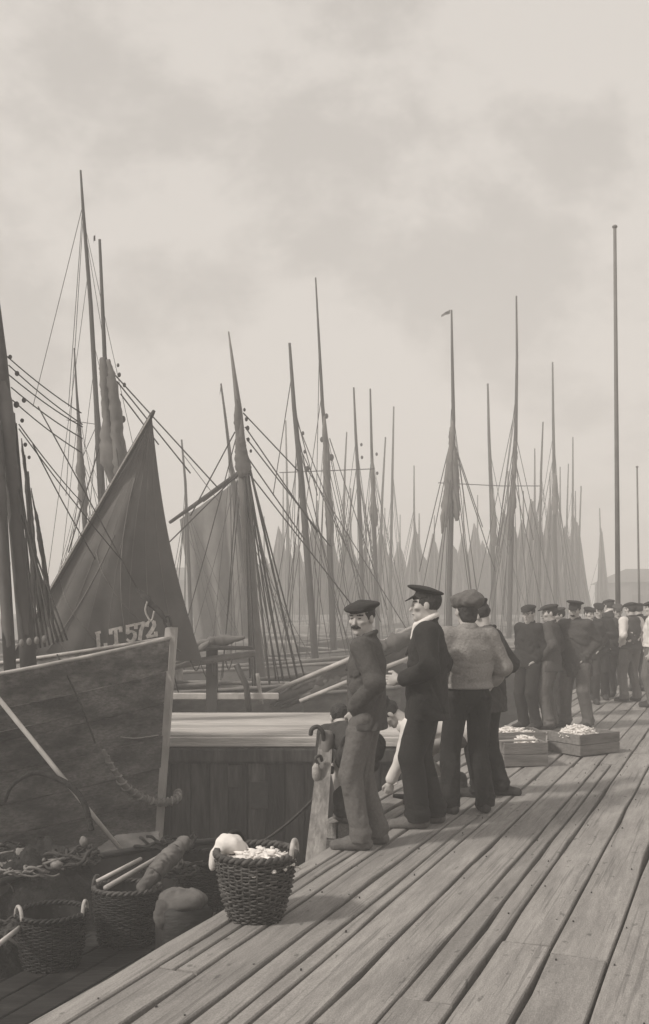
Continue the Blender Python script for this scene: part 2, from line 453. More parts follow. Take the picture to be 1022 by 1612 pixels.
# ------------------------------------------------------------------ smooth solid modelling: distance field -> continuous mesh
def vlen(a): return np.sqrt((a * a).sum(-1))
class Field:
    def __init__(self, lo, hi, h):
        self.lo = np.array(lo, float); self.h = h
        self.n = np.ceil((np.array(hi, float) - self.lo) / h).astype(int) + 1
        self.ax = [self.lo[i] + h * np.arange(self.n[i]) for i in range(3)]
        self.f = np.full(tuple(self.n), 0.12, np.float32)
    def win(self, lo, hi):
        a = np.maximum(np.floor((np.array(lo) - self.lo) / self.h).astype(int), 0)
        b = np.minimum(np.ceil((np.array(hi) - self.lo) / self.h).astype(int) + 1, self.n)
        if (b <= a).any():
            return None, None
        sl = tuple(slice(a[i], b[i]) for i in range(3))
        g = np.stack(np.meshgrid(self.ax[0][sl[0]], self.ax[1][sl[1]], self.ax[2][sl[2]], indexing='ij'), -1)
        return sl, g
    def _put(self, sl, d, k, sub):
        f = self.f[sl]
        if sub:
            d = -d
            hh = np.maximum(k - np.abs(f - d), 0) / k
            self.f[sl] = np.maximum(f, d) + hh * hh * k * 0.25
        else:
            hh = np.maximum(k - np.abs(f - d), 0) / k
            self.f[sl] = np.minimum(f, d) - hh * hh * k * 0.25
    def cap(self, a, b, ra, rb=None, k=0.02, sub=False):
        rb = ra if rb is None else rb
        a = np.array(a, float); b = np.array(b, float); m = max(ra, rb) + k + 3 * self.h
        sl, g = self.win(np.minimum(a, b) - m, np.maximum(a, b) + m)
        if sl is None: return
        ba = b - a; L = max((ba * ba).sum(), 1e-9)
        t = np.clip(((g - a) @ ba) / L, 0, 1)
        d = vlen(g - a - t[..., None] * ba) - (ra + (rb - ra) * t)
        self._put(sl, d, k, sub)
    def chain(self, pts, rs, k=0.02):
        for i in range(len(pts) - 1):
            self.cap(pts[i], pts[i + 1], rs[i], rs[i + 1], k)
    def ell(self, c, r, rot=None, k=0.02, sub=False):
        c = np.array(c, float); r = np.array(r, float); m = r.max() + k + 3 * self.h
        sl, g = self.win(c - m, c + m)
        if sl is None: return
        p = g - c
        if rot is not None:
            p = p @ np.array(rot)
        k0 = vlen(p / r); k1 = np.maximum(vlen(p / (r * r)), 1e-6)
        self._put(sl, k0 * (k0 - 1) / k1, k, sub)
    def loft(self, pts, aa, bb, side, k=0.03):
        pts = np.array(pts, float); side = np.array(side, float)
        m = max(max(aa), max(bb)) + k + 3 * self.h
        sl, g = self.win(pts.min(0) - m, pts.max(0) + m)
        if sl is None: return
        best = None
        for i in range(len(pts) - 1):
            ba = pts[i + 1] - pts[i]; L2 = (ba * ba).sum(); L = math.sqrt(L2)
            q_ = g - pts[i]
            tr = (q_ @ ba) / L2; t = np.clip(tr, 0, 1)
            a = aa[i] + (aa[i + 1] - aa[i]) * t; b = bb[i] + (bb[i + 1] - bb[i]) * t
            fw = np.cross(ba / L, side)
            x = (q_ @ side) / a; y = (q_ @ fw) / b
            o = (tr - t) * L / np.minimum(a, b)
            d = (np.sqrt(x * x + y * y + o * o) - 1) * np.minimum(a, b)
            best = d if best is None else np.minimum(best, d)
        self._put(sl, best, k, False)
    def cut(self, point, normal):
        """Remove everything on the side the normal points to."""
        nrm = np.array(normal, float); p0 = float(np.dot(point, nrm))
        d = (self.ax[0][:, None, None] * nrm[0] + self.ax[1][None, :, None] * nrm[1] + self.ax[2][None, None, :] * nrm[2]) - p0
        self.f = np.maximum(self.f, d.astype(np.float32))
    def wrinkle(self, amp, seed=0, fz=30.0, fxy=9.0, crease=False, at=None, base=0.3):
        r = np.random.default_rng(seed)
        X, Y, Z = self.ax[0][:, None, None], self.ax[1][None, :, None], self.ax[2][None, None, :]
        tot = 0
        for i in range(4):
            a = r.uniform(-1, 1, 2) * fxy; s = r.uniform(0.55, 1.2) * fz; ph = r.uniform(0, 6.3, 2)
            w1 = np.sin(X * a[0] * 1.7 + Y * a[1] * 1.7 + Z * s + ph[0]); w2 = np.sin(X * a[1] + Y * a[0] * 1.3 - Z * s * 0.37 + ph[1])
            tot = tot + (w1 * w2 if not crease else (1 - 2.2 * np.abs(w1) ** .7) * np.clip(w2, 0, 1) ** 1.5)
        if at is not None:
            mk = base
            for z0, sg in at:
                mk = mk + np.exp(-((Z - z0) / sg) ** 2)
            tot = tot * np.minimum(mk, 1.15)
        self.f = (self.f + amp * tot).astype(np.float32)
    def mesh(self):
        f = np.pad(self.f, 1, constant_values=0.1); lo = self.lo - self.h
        s = f < 0
        c = s[:-1, :-1, :-1].astype(np.int8)
        tot = np.zeros(np.array(s.shape) - 1, np.int8)
        for i in (0, 1):
            for j in (0, 1):
                for k in (0, 1):
                    tot += s[i:s.shape[0] - 1 + i, j:s.shape[1] - 1 + j, k:s.shape[2] - 1 + k]
        act = (tot > 0) & (tot < 8)
        idx = np.argwhere(act)
        if len(idx) == 0:
            return np.zeros((0, 3)), np.zeros((0, 4), int)
        num = np.full(act.shape, -1, np.int64); num[act] = np.arange(len(idx))
        acc = np.zeros((len(idx), 3)); cnt = np.zeros(len(idx))
        cor = [(0, 0, 0), (1, 0, 0), (0, 1, 0), (1, 1, 0), (0, 0, 1), (1, 0, 1), (0, 1, 1), (1, 1, 1)]
        val = [f[idx[:, 0] + a, idx[:, 1] + b, idx[:, 2] + d] for a, b, d in cor]
        for i in range(8):
            for j in range(i + 1, 8):
                if sum(abs(cor[i][q] - cor[j][q]) for q in range(3)) != 1: continue
                m = (val[i] < 0) != (val[j] < 0)
                den = np.where(m, val[i] - val[j], 1.0)
                t = np.where(m, val[i] / den, 0)
                pos = np.array(cor[i]) + t[:, None] * (np.array(cor[j]) - np.array(cor[i]))
                acc += pos * m[:, None]; cnt += m
        V = lo + (idx + acc / cnt[:, None]) * self.h
        Fs = []
        for ax in range(3):
            sl0 = [slice(1, -1)] * 3; sl0[ax] = slice(0, -1); sl1 = [slice(1, -1)] * 3; sl1[ax] = slice(1, None)
            a = s[tuple(sl0)]; b = s[tuple(sl1)]
            for fl in (False, True):
                e = np.argwhere((a & ~b) if not fl else (~a & b))
                if len(e) == 0: continue
                e = e + 1; e[:, ax] -= 1
                u, v = (ax + 1) % 3, (ax + 2) % 3
                du = np.zeros(3, int); du[u] = 1; dv = np.zeros(3, int); dv[v] = 1
                qd = [e - du - dv, e - dv, e, e - du]
                ids = np.stack([num[tuple(x.T)] for x in qd], 1)
                Fs.append(ids if not fl else ids[:, ::-1])
        F = np.concatenate(Fs); F = F[(F >= 0).all(1)]
        return V, F

def rot3(yaw=0.0, pitch=0.0, roll=0.0):
    """Head frame: yaw to the person's left, pitch down, roll to the right (degrees)."""
    return np.array((Matrix.Rotation(R(yaw), 3, 'Z') @ Matrix.Rotation(R(-pitch), 3, 'X') @ Matrix.Rotation(R(roll), 3, 'Y')))

# ------------------------------------------------------------------ people (local frame: +Y forward, +X to the person's right, Z up)
ARMS = {  # elbow, wrist, direction of the fingers; x counts outwards
    'pocket': ((.265, -.11, 1.165), (.150, .060, .975), (-.30, .05, -.95)),
    'down': ((.245, -.03, 1.145), (.245, .035, .885), (-.05, .15, -1)),
    'behind': ((.275, -.14, 1.165), (.09, -.20, 1.00), (-1, -.1, -.2)),
    'forward': ((.265, -.02, 1.165), (.19, .23, 1.13), (-.35, .9, -.1)),
    'across': ((.27, .02, 1.16), (.03, .20, 1.14), (-.9, .3, .1)),
}
def person(label, x, y, face, H=1.74, vox=0.008, head=(0, 0, 0), lean=0, arms=('pocket', 'pocket'), feet=((-.11, .0, 8), (.11, .0, -8)),
           top='wool_dark', topname='jacket', hem=.80, bottom='wool_dark', boots='leather', cap='flat', capmat='cap_black', hair=True, moustache=False,
           scarf=None, nape=-.062, capk=1.0, sleeves=True, under=None, z=0.0, seed=0, bulk=1.0, hunch=0.0, legw=1.0, group='men standing on the quay', apron=None, drop=0.0):
    s = H / 1.75
    rt = empty('person', (x, y, z), label, 'person', group, R(face))
    A = np.array
    ca, sa = math.cos(R(lean)), math.sin(R(lean))
    piv = A((0, -drop * .35, .95 - drop))
    def T(px, py, pz):                                     # torso frame -> local metres
        d = A((px, py, pz - .95))
        return (piv + A((d[0], d[1] * ca + d[2] * sa, d[2] * ca - d[1] * sa))) * s
    up = A((0, sa, ca)); fwd = A((0, ca, -sa))
    # joints
    hips = [A((sx * .092, -drop * .35, .93 - drop)) * s for sx in (-1, 1)]
    ank, knee = [], []
    for i, (fx, fy, fr) in enumerate(feet):
        a = A((fx, fy, .085)) * s
        dd = a - hips[i]; Ld = np.linalg.norm(dd); hgt = math.sqrt(max(0.0, (.43 * s) ** 2 - (Ld / 2) ** 2))
        nk = A((0, -dd[2], dd[1])); nk = nk / np.linalg.norm(nk); nk = nk if nk[1] > 0 else -nk
        kn = (hips[i] + a) / 2 + nk * max(hgt, .02 * s)
        ank.append(a); knee.append(kn)
    sho = [T(sx * .175, -.005 + hunch * .02, 1.405) for sx in (-1, 1)]
    elb, wri, hdir = [], [], []
    for i, sx in enumerate((-1, 1)):
        am = arms[i]
        am = ARMS[am] if isinstance(am, str) else am
        if len(am) == 4:                                    # given upright, not in the leaning torso's frame
            elb.append(A((sx * am[0][0], am[0][1], am[0][2])) * s); wri.append(A((sx * am[1][0], am[1][1], am[1][2])) * s); d = A((sx * am[2][0], am[2][1], am[2][2]))
        else:
            elb.append(T(sx * am[0][0], am[0][1], am[0][2])); wri.append(T(sx * am[1][0], am[1][1], am[1][2]))
            d = A((sx * am[2][0], am[2][1], am[2][2])); d = A((d[0], d[1] * ca + d[2] * sa, d[2] * ca - d[1] * sa))
        hdir.append(d / np.linalg.norm(d))
    hl = lean * 0.55
    nb = T(0, -.015 + hunch * .03, 1.45)
    hup = A((0, math.sin(R(hl)), math.cos(R(hl))))
    hc = nb + (hup * .152 + A((0, .022 + hunch * .04, 0))) * s
    HR = rot3(head[0], head[1] + hl, head[2])
    def Hd(px, py, pz): return hc + HR @ A((px, py, pz)) * s
    allp = np.array(hips + ank + knee + sho + elb + wri + [nb, hc])
    lo = allp.min(0) - .19; hi = allp.max(0) + .19; lo[2] = max(lo[2], -.03) if lean < 60 else lo[2]; lo[2] = min(lo[2], -.02)
    # ---- body: one continuous surface from head to ankle
    fb = Field(lo, hi, vox * .85)
    fb.ell(Hd(0, -.012, .035), A((.076, .096, .084)) * s, HR, .01)
    fb.ell(Hd(0, .022, -.028), A((.061, .071, .088)) * s, HR, .02)
    fb.ell(Hd(0, .036, -.074), A((.047, .051, .044)) * s, HR, .02)
    fb.ell(Hd(0, .076, -.098), A((.020, .018, .018)) * s, HR, .015)
    for sx in (-1, 1):
        fb.ell(Hd(sx * .044, .064, -.022), A((.022, .022, .02)) * s, HR, .02)
        fb.ell(Hd(sx * .077, -.004, -.008), A((.011, .021, .033)) * s, HR, .008)
        fb.ell(Hd(sx * .031, .099, .004), A((.018, .016, .013)) * s, HR, .010, True)
    for sx in (-1, 1):
        fb.ell(Hd(sx * .062, .070, -.056), A((.016, .022, .022)) * s, HR, .018, True)
    fb.cap(Hd(-.038, .084, .024), Hd(.038, .084, .024), .011 * s, k=.012)
    fb.cap(Hd(0, .088, .01), Hd(0, .112, -.034), .008 * s, .012 * s, .010)
    fb.ell(Hd(0, .093, -.063), A((.023, .010, .008)) * s, HR, .008)
    for sx in (-1, 1):
        fb.ell(Hd(sx * .031, .077, .003), A((.014, .014, .013)) * s, HR, .004)
    fb.cap(Hd(0, -.022, -.05), nb - up * .05, .056 * s, .062 * s, .02)
    fb.loft([T(0, 0, .93), T(0, 0, 1.1), T(0, 0, 1.3), T(0, 0, 1.42)], A((.15, .135, .155, .11)) * s, A((.10, .095, .10, .07)) * s, (1, 0, 0), .03)
    for i, sx in enumerate((-1, 1)):
        fb.chain([sho[i], elb[i], wri[i]], A((.050, .038, .028)) * s, .02)
        fb.chain([hips[i], knee[i], ank[i]], A((.078, .052, .038)) * s, .03)
        fb.cap(ank[i], ank[i] + A((0, .10, -.05)) * s, .035 * s, .022 * s, .02)
        # hand: palm, four bent fingers, thumb
        d = hdir[i]; ref = A((sx * 1.0, 0, 0)) if abs(d[0]) < .8 else A((0, 0, 1.0))
        nn = ref - d * (ref @ d); nn /= np.linalg.norm(nn)      # back of the hand
        sd_ = np.cross(d, nn)
        if sd_[1] < 0: sd_ = -sd_
        w_ = wri[i]
        fb.cap(w_, w_ + d * .035 * s, .027 * s, .028 * s, .015)
        fb.ell(w_ + d * .06 * s, A((.040, .042, .018)) * s, np.stack([d, sd_, nn], 1), .015)
        for q_, (o_, L_) in enumerate(((.030, .070), (.011, .080), (-.009, .075), (-.028, .058))):
            p0 = w_ + (d * .085 + sd_ * o_) * s
            p1 = p0 + (d * .62 - nn * .25) * L_ * .55 * s; p2 = p1 + (d * .25 - nn * .8) * L_ * .45 * s
            fb.chain([p0, p1, p2], A((.0098, .0092, .0085)) * s, .004)
        p0 = w_ + (d * .035 + sd_ * .032) * s; p1 = p0 + (d * .03 + sd_ * .025 - nn * .01) * s; p2 = p1 + (d * .03 - nn * .012) * s
        fb.chain([p0, p1, p2], A((.013, .011, .009)) * s, .006)
    V, F = fb.mesh()
    fc = V[F].mean(1)
    hv = (fc - hc) @ HR / s
    mi = np.zeros(len(F), int)
    for sx in (-1, 1):
        mi[(np.abs(hv[:, 0] - sx * .031) < .011) & (np.abs(hv[:, 2] - .003) < .0045) & (hv[:, 1] > .06)] = 1
        mi[(np.abs(hv[:, 0] - sx * .034) < .021) & (np.abs(hv[:, 2] - .026) < .0042) & (hv[:, 1] > .06)] = 2
    mi[(np.abs(hv[:, 0]) < .020) & (np.abs(hv[:, 2] + .066) < .003) & (hv[:, 1] > .08)] = 1
    link('body', set_mesh('body', V, F, [M['skin'], M['eye'], M['hair']], True, mi), rt)
    # ---- trousers
    lp = np.array(hips + ank + knee); ft = Field([lp[:, 0].min() - .15, lp[:, 1].min() - .16, -.02], [lp[:, 0].max() + .15, lp[:, 1].max() + .16, 1.16 * s], vox)
    ft.ell(T(0, -.005, .97), A((.165 * bulk, .125 * bulk, .13)) * s, None, .03)
    for i in range(2):
        ft.chain([hips[i] + A((0, 0, -.02)), knee[i], ank[i] + A((0, -.012, .03)), ank[i] + A((0, -.005, -.035))], A((.102, .080 * legw, .070 * legw, .078 * legw)) * s * bulk, .02)
    ft.wrinkle(.0040, seed + 1, 9.0, 24.0, True); ft.wrinkle(.0055, seed + 2, 36.0, 11.0, True, [(.11 * s, .07), (.88 * s, .06)], .12); ft.wrinkle(.0018, seed + 3, 16.0, 9.0)
    ft.cut((0, 0, .055), (0, 0, -1))
    ft.cut(T(0, 0, 1.07), up)
    V, F = ft.mesh(); link('trousers', set_mesh('trousers', V, F, M[bottom]), rt)
    # ---- boots
    for i, (fx, fy, fr) in enumerate(feet):
        a = R(fr); d = A((-math.sin(a), math.cos(a), 0))
        b0 = A((fx, fy, 0)) * s
        fo = Field(b0 - .30, b0 + A((.30, .30, .2)), vox * .85)
        fo.cap(b0 - d * .055 * s + A((0, 0, .045)), b0 + d * .06 * s + A((0, 0, .048)), .042 * s, .046 * s, .02)
        fo.cap(b0 + d * .06 * s + A((0, 0, .042)), b0 + d * .165 * s + A((0, 0, .030)), .046 * s, .040 * s, .03)
        fo.cap(b0 + A((0, 0, .05)), b0 + A((0, 0, .14)), .046 * s, .05 * s, .03)
        fo.cut((0, 0, .0), (0, 0, -1))
        V, F = fo.mesh(); link('boot', set_mesh('boot', V, F, M[boots]), rt)
    # ---- top garments
    def garment(name, mt, grow, hem_z, slv, sd_, coll=True):
        g = grow * bulk
        fj = Field(lo, hi, vox)
        hz_ = hem_z
        zs = [hz_ - .03, .95, 1.10, 1.27, 1.38, 1.455]
        fj.loft([T(0, -.01, zs[0]), T(0, -.005, zs[1]), T(0, -.005, zs[2]), T(0, -.005 - hunch * .015, zs[3]), T(0, -.01, zs[4]), T(0, -.012, zs[5])],
                A((.205, .190, .180, .196, .172, .082)) * s * g, A((.155, .143, .132, .136, .108, .072)) * s * g, (1, 0, 0), .03)
        fj.chain([sho[0], nb - up * .045 * s, sho[1]], A((.068, .072, .068)) * s * g, .03)
        if slv:
            for i in range(2):
                e_ = elb[i]; w_ = wri[i] - (wri[i] - elb[i]) * .10
                fj.chain([sho[i], e_, w_], A((.078, .062, .050)) * s * g, .035)
        fj.wrinkle(.0055, sd_, 26.0, 20.0, True, [(1.0 * s, .09), (1.15 * s, .08), (.84 * s, .05)]); fj.wrinkle(.0020, sd_ + 1, 14.0, 12.0)
        fj.cut(T(0, 0, hz_), -up)
        if coll:
            for k_ in range(14):
                a0, a1 = 2 * math.pi * k_ / 14, 2 * math.pi * (k_ + 1) / 14
                c0 = T(.066 * math.sin(a0), -.012 + .060 * math.cos(a0), 1.478 - .030 * math.cos(a0)); c1 = T(.066 * math.sin(a1), -.012 + .060 * math.cos(a1), 1.478 - .030 * math.cos(a1))
                fj.cap(c0, c1, .016 * s, k=.008)
            for sx in (-1, 1):
                fj.cap(T(sx * .055, .055, 1.44), T(sx * .012, .142 * g, 1.24), .016 * s, .009 * s, .006)
            fj.cap(T(.012, .146 * g, 1.24), T(.03, .165 * g, hz_), .004 * s, k=.004, sub=True)
        # room for the neck
        fj.cap(nb - up * .02, nb + hup * .12, .056 * s, k=.006, sub=True)
        V, F = fj.mesh()
        return link(name, set_mesh(name, V, F, M[mt]), rt)
    if under:
        garment('shirt', under, .97, .95, True, seed + 9)
    garment(topname, top, 1.0 if not under else 1.03, hem, sleeves, seed + 5, topname != 'jersey')
    if apron:
        fa = Field(lo, hi, vox)
        fa.loft([T(0, .05, .62), T(0, .05, 1.0)], A((.17, .16)) * s, A((.125, .11)) * s, (1, 0, 0), .02)
        fa.cut(T(0, .05, 0), (0, -1, 0)); fa.cut(T(0, 0, .45), (0, 0, -1)); fa.cut(T(0, 0, 1.03), up)
        V, F = fa.mesh(); link('apron', set_mesh('apron', V, F, M[apron]), rt)
    if scarf:
        fs = Field(nb - .2, nb + .2, vox * .8)
        for k_ in range(16):
            a0, a1 = 2 * math.pi * k_ / 16, 2 * math.pi * (k_ + 1) / 16
            pt = lambda a: T(.068 * math.sin(a), -.004 + .066 * math.cos(a), 1.495 - .036 * math.cos(a))
            fs.cap(pt(a0), pt(a1), .021 * s, k=.006)
        fs.cap(T(0, .075, 1.45), T(0, .10, 1.36), .028 * s, .02 * s, .02)
        V, F = fs.mesh(); link('collar', set_mesh('collar', V, F, M[scarf]), rt)
    # ---- hair, moustache, cap
    hlo, hhi = hc - .24, hc + .24
    if hair:
        fh = Field(hlo, hhi, vox * .75)
        fh.ell(Hd(0, -.020, .030), A((.082, .099, .088)) * s, HR, .01)
        if nape < -.07:
            fh.ell(Hd(0, -.045, -.045), A((.070, .058, .070)) * s, HR, .03)
        fh.wrinkle(.0015, seed + 3, 90, 70)
        fh.cut(Hd(0, .040, .0), HR @ A((0, .75, -.66)))
        fh.cut(Hd(0, 0, nape), HR @ A((0, 0, -1)))
        V, F = fh.mesh(); link('hair', set_mesh('hair', V, F, M['hair']), rt)
    if moustache:
        fm = Field(hlo, hhi, vox * .6)
        for sx in (-1, 1):
            fm.chain([Hd(sx * .002, .106, -.049), Hd(sx * .018, .101, -.053), Hd(sx * .036, .086, -.062)], A((.0095, .0095, .005)) * s, .006)
        V, F = fm.mesh(); link('moustache', set_mesh('moustache', V, F, M['hair']), rt)
    if cap:
        fc_ = Field(hlo, hhi, vox * .75)
        fc_.ell(Hd(0, -.012, .036), A((.084, .105, .092)) * s, HR, .01)
        fc_.cut(Hd(0, 0, .050), HR @ A((0, -.12, -1)))
        if cap == 'flat':
            fc_.ell(Hd(0, -.002, .090), A((.104, .128, .034)) * s, HR @ rot3(0, 7), .02)
            fc_.ell(Hd(0, .105, .063), A((.068, .056, .010)) * s, HR @ rot3(0, 16), .012)
        elif cap == 'beret':
            fc_.ell(Hd(0, -.005, .083), A((.122, .138, .036)) * s, HR @ rot3(0, 4, 6), .02)
            fc_.ell(Hd(0, .090, .066), A((.080, .052, .016)) * s, HR @ rot3(0, 10), .012)
        elif cap == 'peaked':
            fc_.ell(Hd(0, -.004, .108), A((.120, .138, .026)) * s, HR @ rot3(0, -15), .012)
            fc_.ell(Hd(0, .108, .052), A((.066, .054, .008)) * s, HR @ rot3(0, 26), .006)
        elif cap == 'baggy':
            fc_.ell(Hd(0, -.014, .078), A((.112, .128, .070)) * s * capk, HR @ rot3(0, 0), .02)
            fc_.ell(Hd(.02, -.05, .085), A((.092, .095, .066)) * s * capk, HR, .03)
            fc_.ell(Hd(0, .11, .06), A((.070, .052, .011)) * s, HR @ rot3(0, 14), .012)
        fc_.wrinkle(.0016 if cap != 'baggy' else .005, seed + 4, 50, 40)
        V, F = fc_.mesh(); link('cap', set_mesh('cap', V, F, M[capmat]), rt)
    return rt

def at_feet(px, py):
    Y = FPX * CAM_Z / (py - HZ)
    return (px - CX) / FPX * Y, Y

# ------------------------------------------------------------------ boats
def lerp(a, b, t): return a + (b - a) * t
def lumpy(pts, r0, r1, seed, amp=0.35, n=22, seg=9):
    """A furled, lashed sail: an uneven roll of cloth along a path."""
    rd = random.Random(seed * 7 + 1)
    path = smooth_path(pts, max(3, int(n * 1.6) // max(1, len(pts) - 1)))
    m_ = len(path)
    kn = [rd.uniform(-1, 1) for _ in range(m_ // 3 + 3)]
    V, F = tube(path, 1.0, seg)
    out = []
    ph = [rd.uniform(0, 6.3) for _ in range(3)]
    for i in range(m_):
        t = i / (m_ - 1); x = i / 5.0; k = int(x); u = x - k; u = u * u * (3 - 2 * u)
        base = lerp(r0, r1, t) * (1 + amp * 0.7 * lerp(kn[k], kn[k + 1], u)) * min(1.0, .35 + 3 * t, .35 + 3 * (1 - t))
        off = Vector((rd.uniform(-1, 1), rd.uniform(-1, 1), 0)) * base * amp * .22
        for q_ in range(seg):
            w = 2 * math.pi * q_ / seg
            f_ = 1 + amp * (.45 * math.sin(2 * w + ph[0] + t * 5) + .35 * math.sin(3 * w + ph[1] - t * 8)) + rd.uniform(-.12, .12)
            out.append(path[i] + (Vector(V[i * seg + q_]) - path[i]) * base * f_ + off)
    return out, F

def cloth(c00, c10, c11, c01, nu=14, nv=14, fold=0.06, nf=4, belly=0.0, seed=0, dirn=(0, -1, 0)):
    """A hanging sail: bilinear sheet c00-c10 (foot) c01-c11 (head) with folds and belly."""
    c00, c10, c11, c01 = map(Vector, (c00, c10, c11, c01)); dirn = Vector(dirn)
    rd = random.Random(seed); ph = [rd.uniform(0, 6.3) for _ in range(4)]
    V, F = [], []
    for j in range(nv + 1):
        v = j / nv
        for i in range(nu + 1):
            u = i / nu
            p = c00.lerp(c10, u).lerp(c01.lerp(c11, u), v)
            d = fold * (math.sin(u * nf * 6.283 + ph[0] + 1.5 * v) + 0.5 * math.sin(u * nf * 11 + ph[1] - 2 * v)) * (0.4 + 0.6 * math.sin(math.pi * min(1, v + .1)))
            d += belly * math.sin(math.pi * u) * math.sin(math.pi * v)
            V.append(p + dirn * d)
    for j in range(nv):
        for i in range(nu):
            a = j * (nu + 1) + i
            F.append((a, a + 1, a + nu + 2, a + nu + 1))
    return V, F

def hull_shape(stem, ax, L, B, z_bow, z_mid, z_stern, ls, rake=0.07, full=0.55):
    """Returns f(s, v, side): a point on the hull skin. s metres aft of the stem, v 0 at the sheer .. 1 at the keel."""
    ax = Vector(ax).normalized(); pv = Vector((ax.y, -ax.x, 0))
    if pv.y > 0: pv = -pv                                     # side +1 faces the camera
    def sheer(s):
        t = s / L
        return z_bow * (1 - t) ** 3 + z_mid * (1 - (1 - t) ** 3 - t ** 4) + z_stern * t ** 4
    def f(s, v, side, out=0.0):
        zs = sheer(s); zk = WATER_Z - 0.6
        z = lerp(zs, zk, v)
        b = B * (1 - math.exp(-s / ls)) * (1 - 0.35 * max(0, (s / L - 0.7) / 0.3) ** 2)
        sec = (1 - v ** 2.2) ** 0.6 * lerp(full, 1.0, min(1, s / (ls * 3)))
        sec = lerp(sec, 1.0, (1 - v) ** 3)
        p = Vector(stem) + ax * (s - rake * (z - z_bow) * max(0.0, 1 - s / 2.0)) + pv * (side * (b * sec + out))
        return Vector((p.x, p.y, z))
    f.sheer = sheer; f.ax = ax; f.pv = pv
    return f

def hull_skin(f, L, n=16, m=8, s0=0.0):
    V, F = [], []
    for side in (1, -1):
        k = len(V)
        for i in range(n + 1):
            s = s0 + (L - s0) * (i / n) ** 1.3
            for j in range(m + 1):
                V.append(f(s, j / m, side))
        for i in range(n):
            for j in range(m):
                a = k + i * (m + 1) + j
                q4 = (a, a + 1, a + m + 2, a + m + 1)
                F.append(q4 if side == 1 else q4[::-1])
    # transom
    a0 = n * (m + 1); b0 = (n + 1) * (m + 1) + n * (m + 1)
    for j in range(m):
        F.append((a0 + j, a0 + j + 1, b0 + j + 1, b0 + j))
    return V, F

def deck_skin(f, L, drop=0.45, n=12, inset=0.06):
    V, F = [], []
    for i in range(n + 1):
        s = 0.25 + (L - 0.3) * i / n
        z = f.sheer(s) - drop
        for side in (1, -1):
            p = f(s, 0.06, side, -inset); V.append(Vector((p.x, p.y, z)))
    for i in range(n):
        F.append((2 * i, 2 * i + 1, 2 * i + 3, 2 * i + 2))
    return V, F

def rail(f, L, side, r=0.05, n=20, s0=0.02):
    return tube([f(s0 + (L - s0) * (i / n) ** 1.3, 0, side) + Vector((0, 0, 0.01)) for i in range(n + 1)], r, 6, squash=0.7)

def mast_line(points, Y):
    return [P(px, py, Y) for px, py in points]

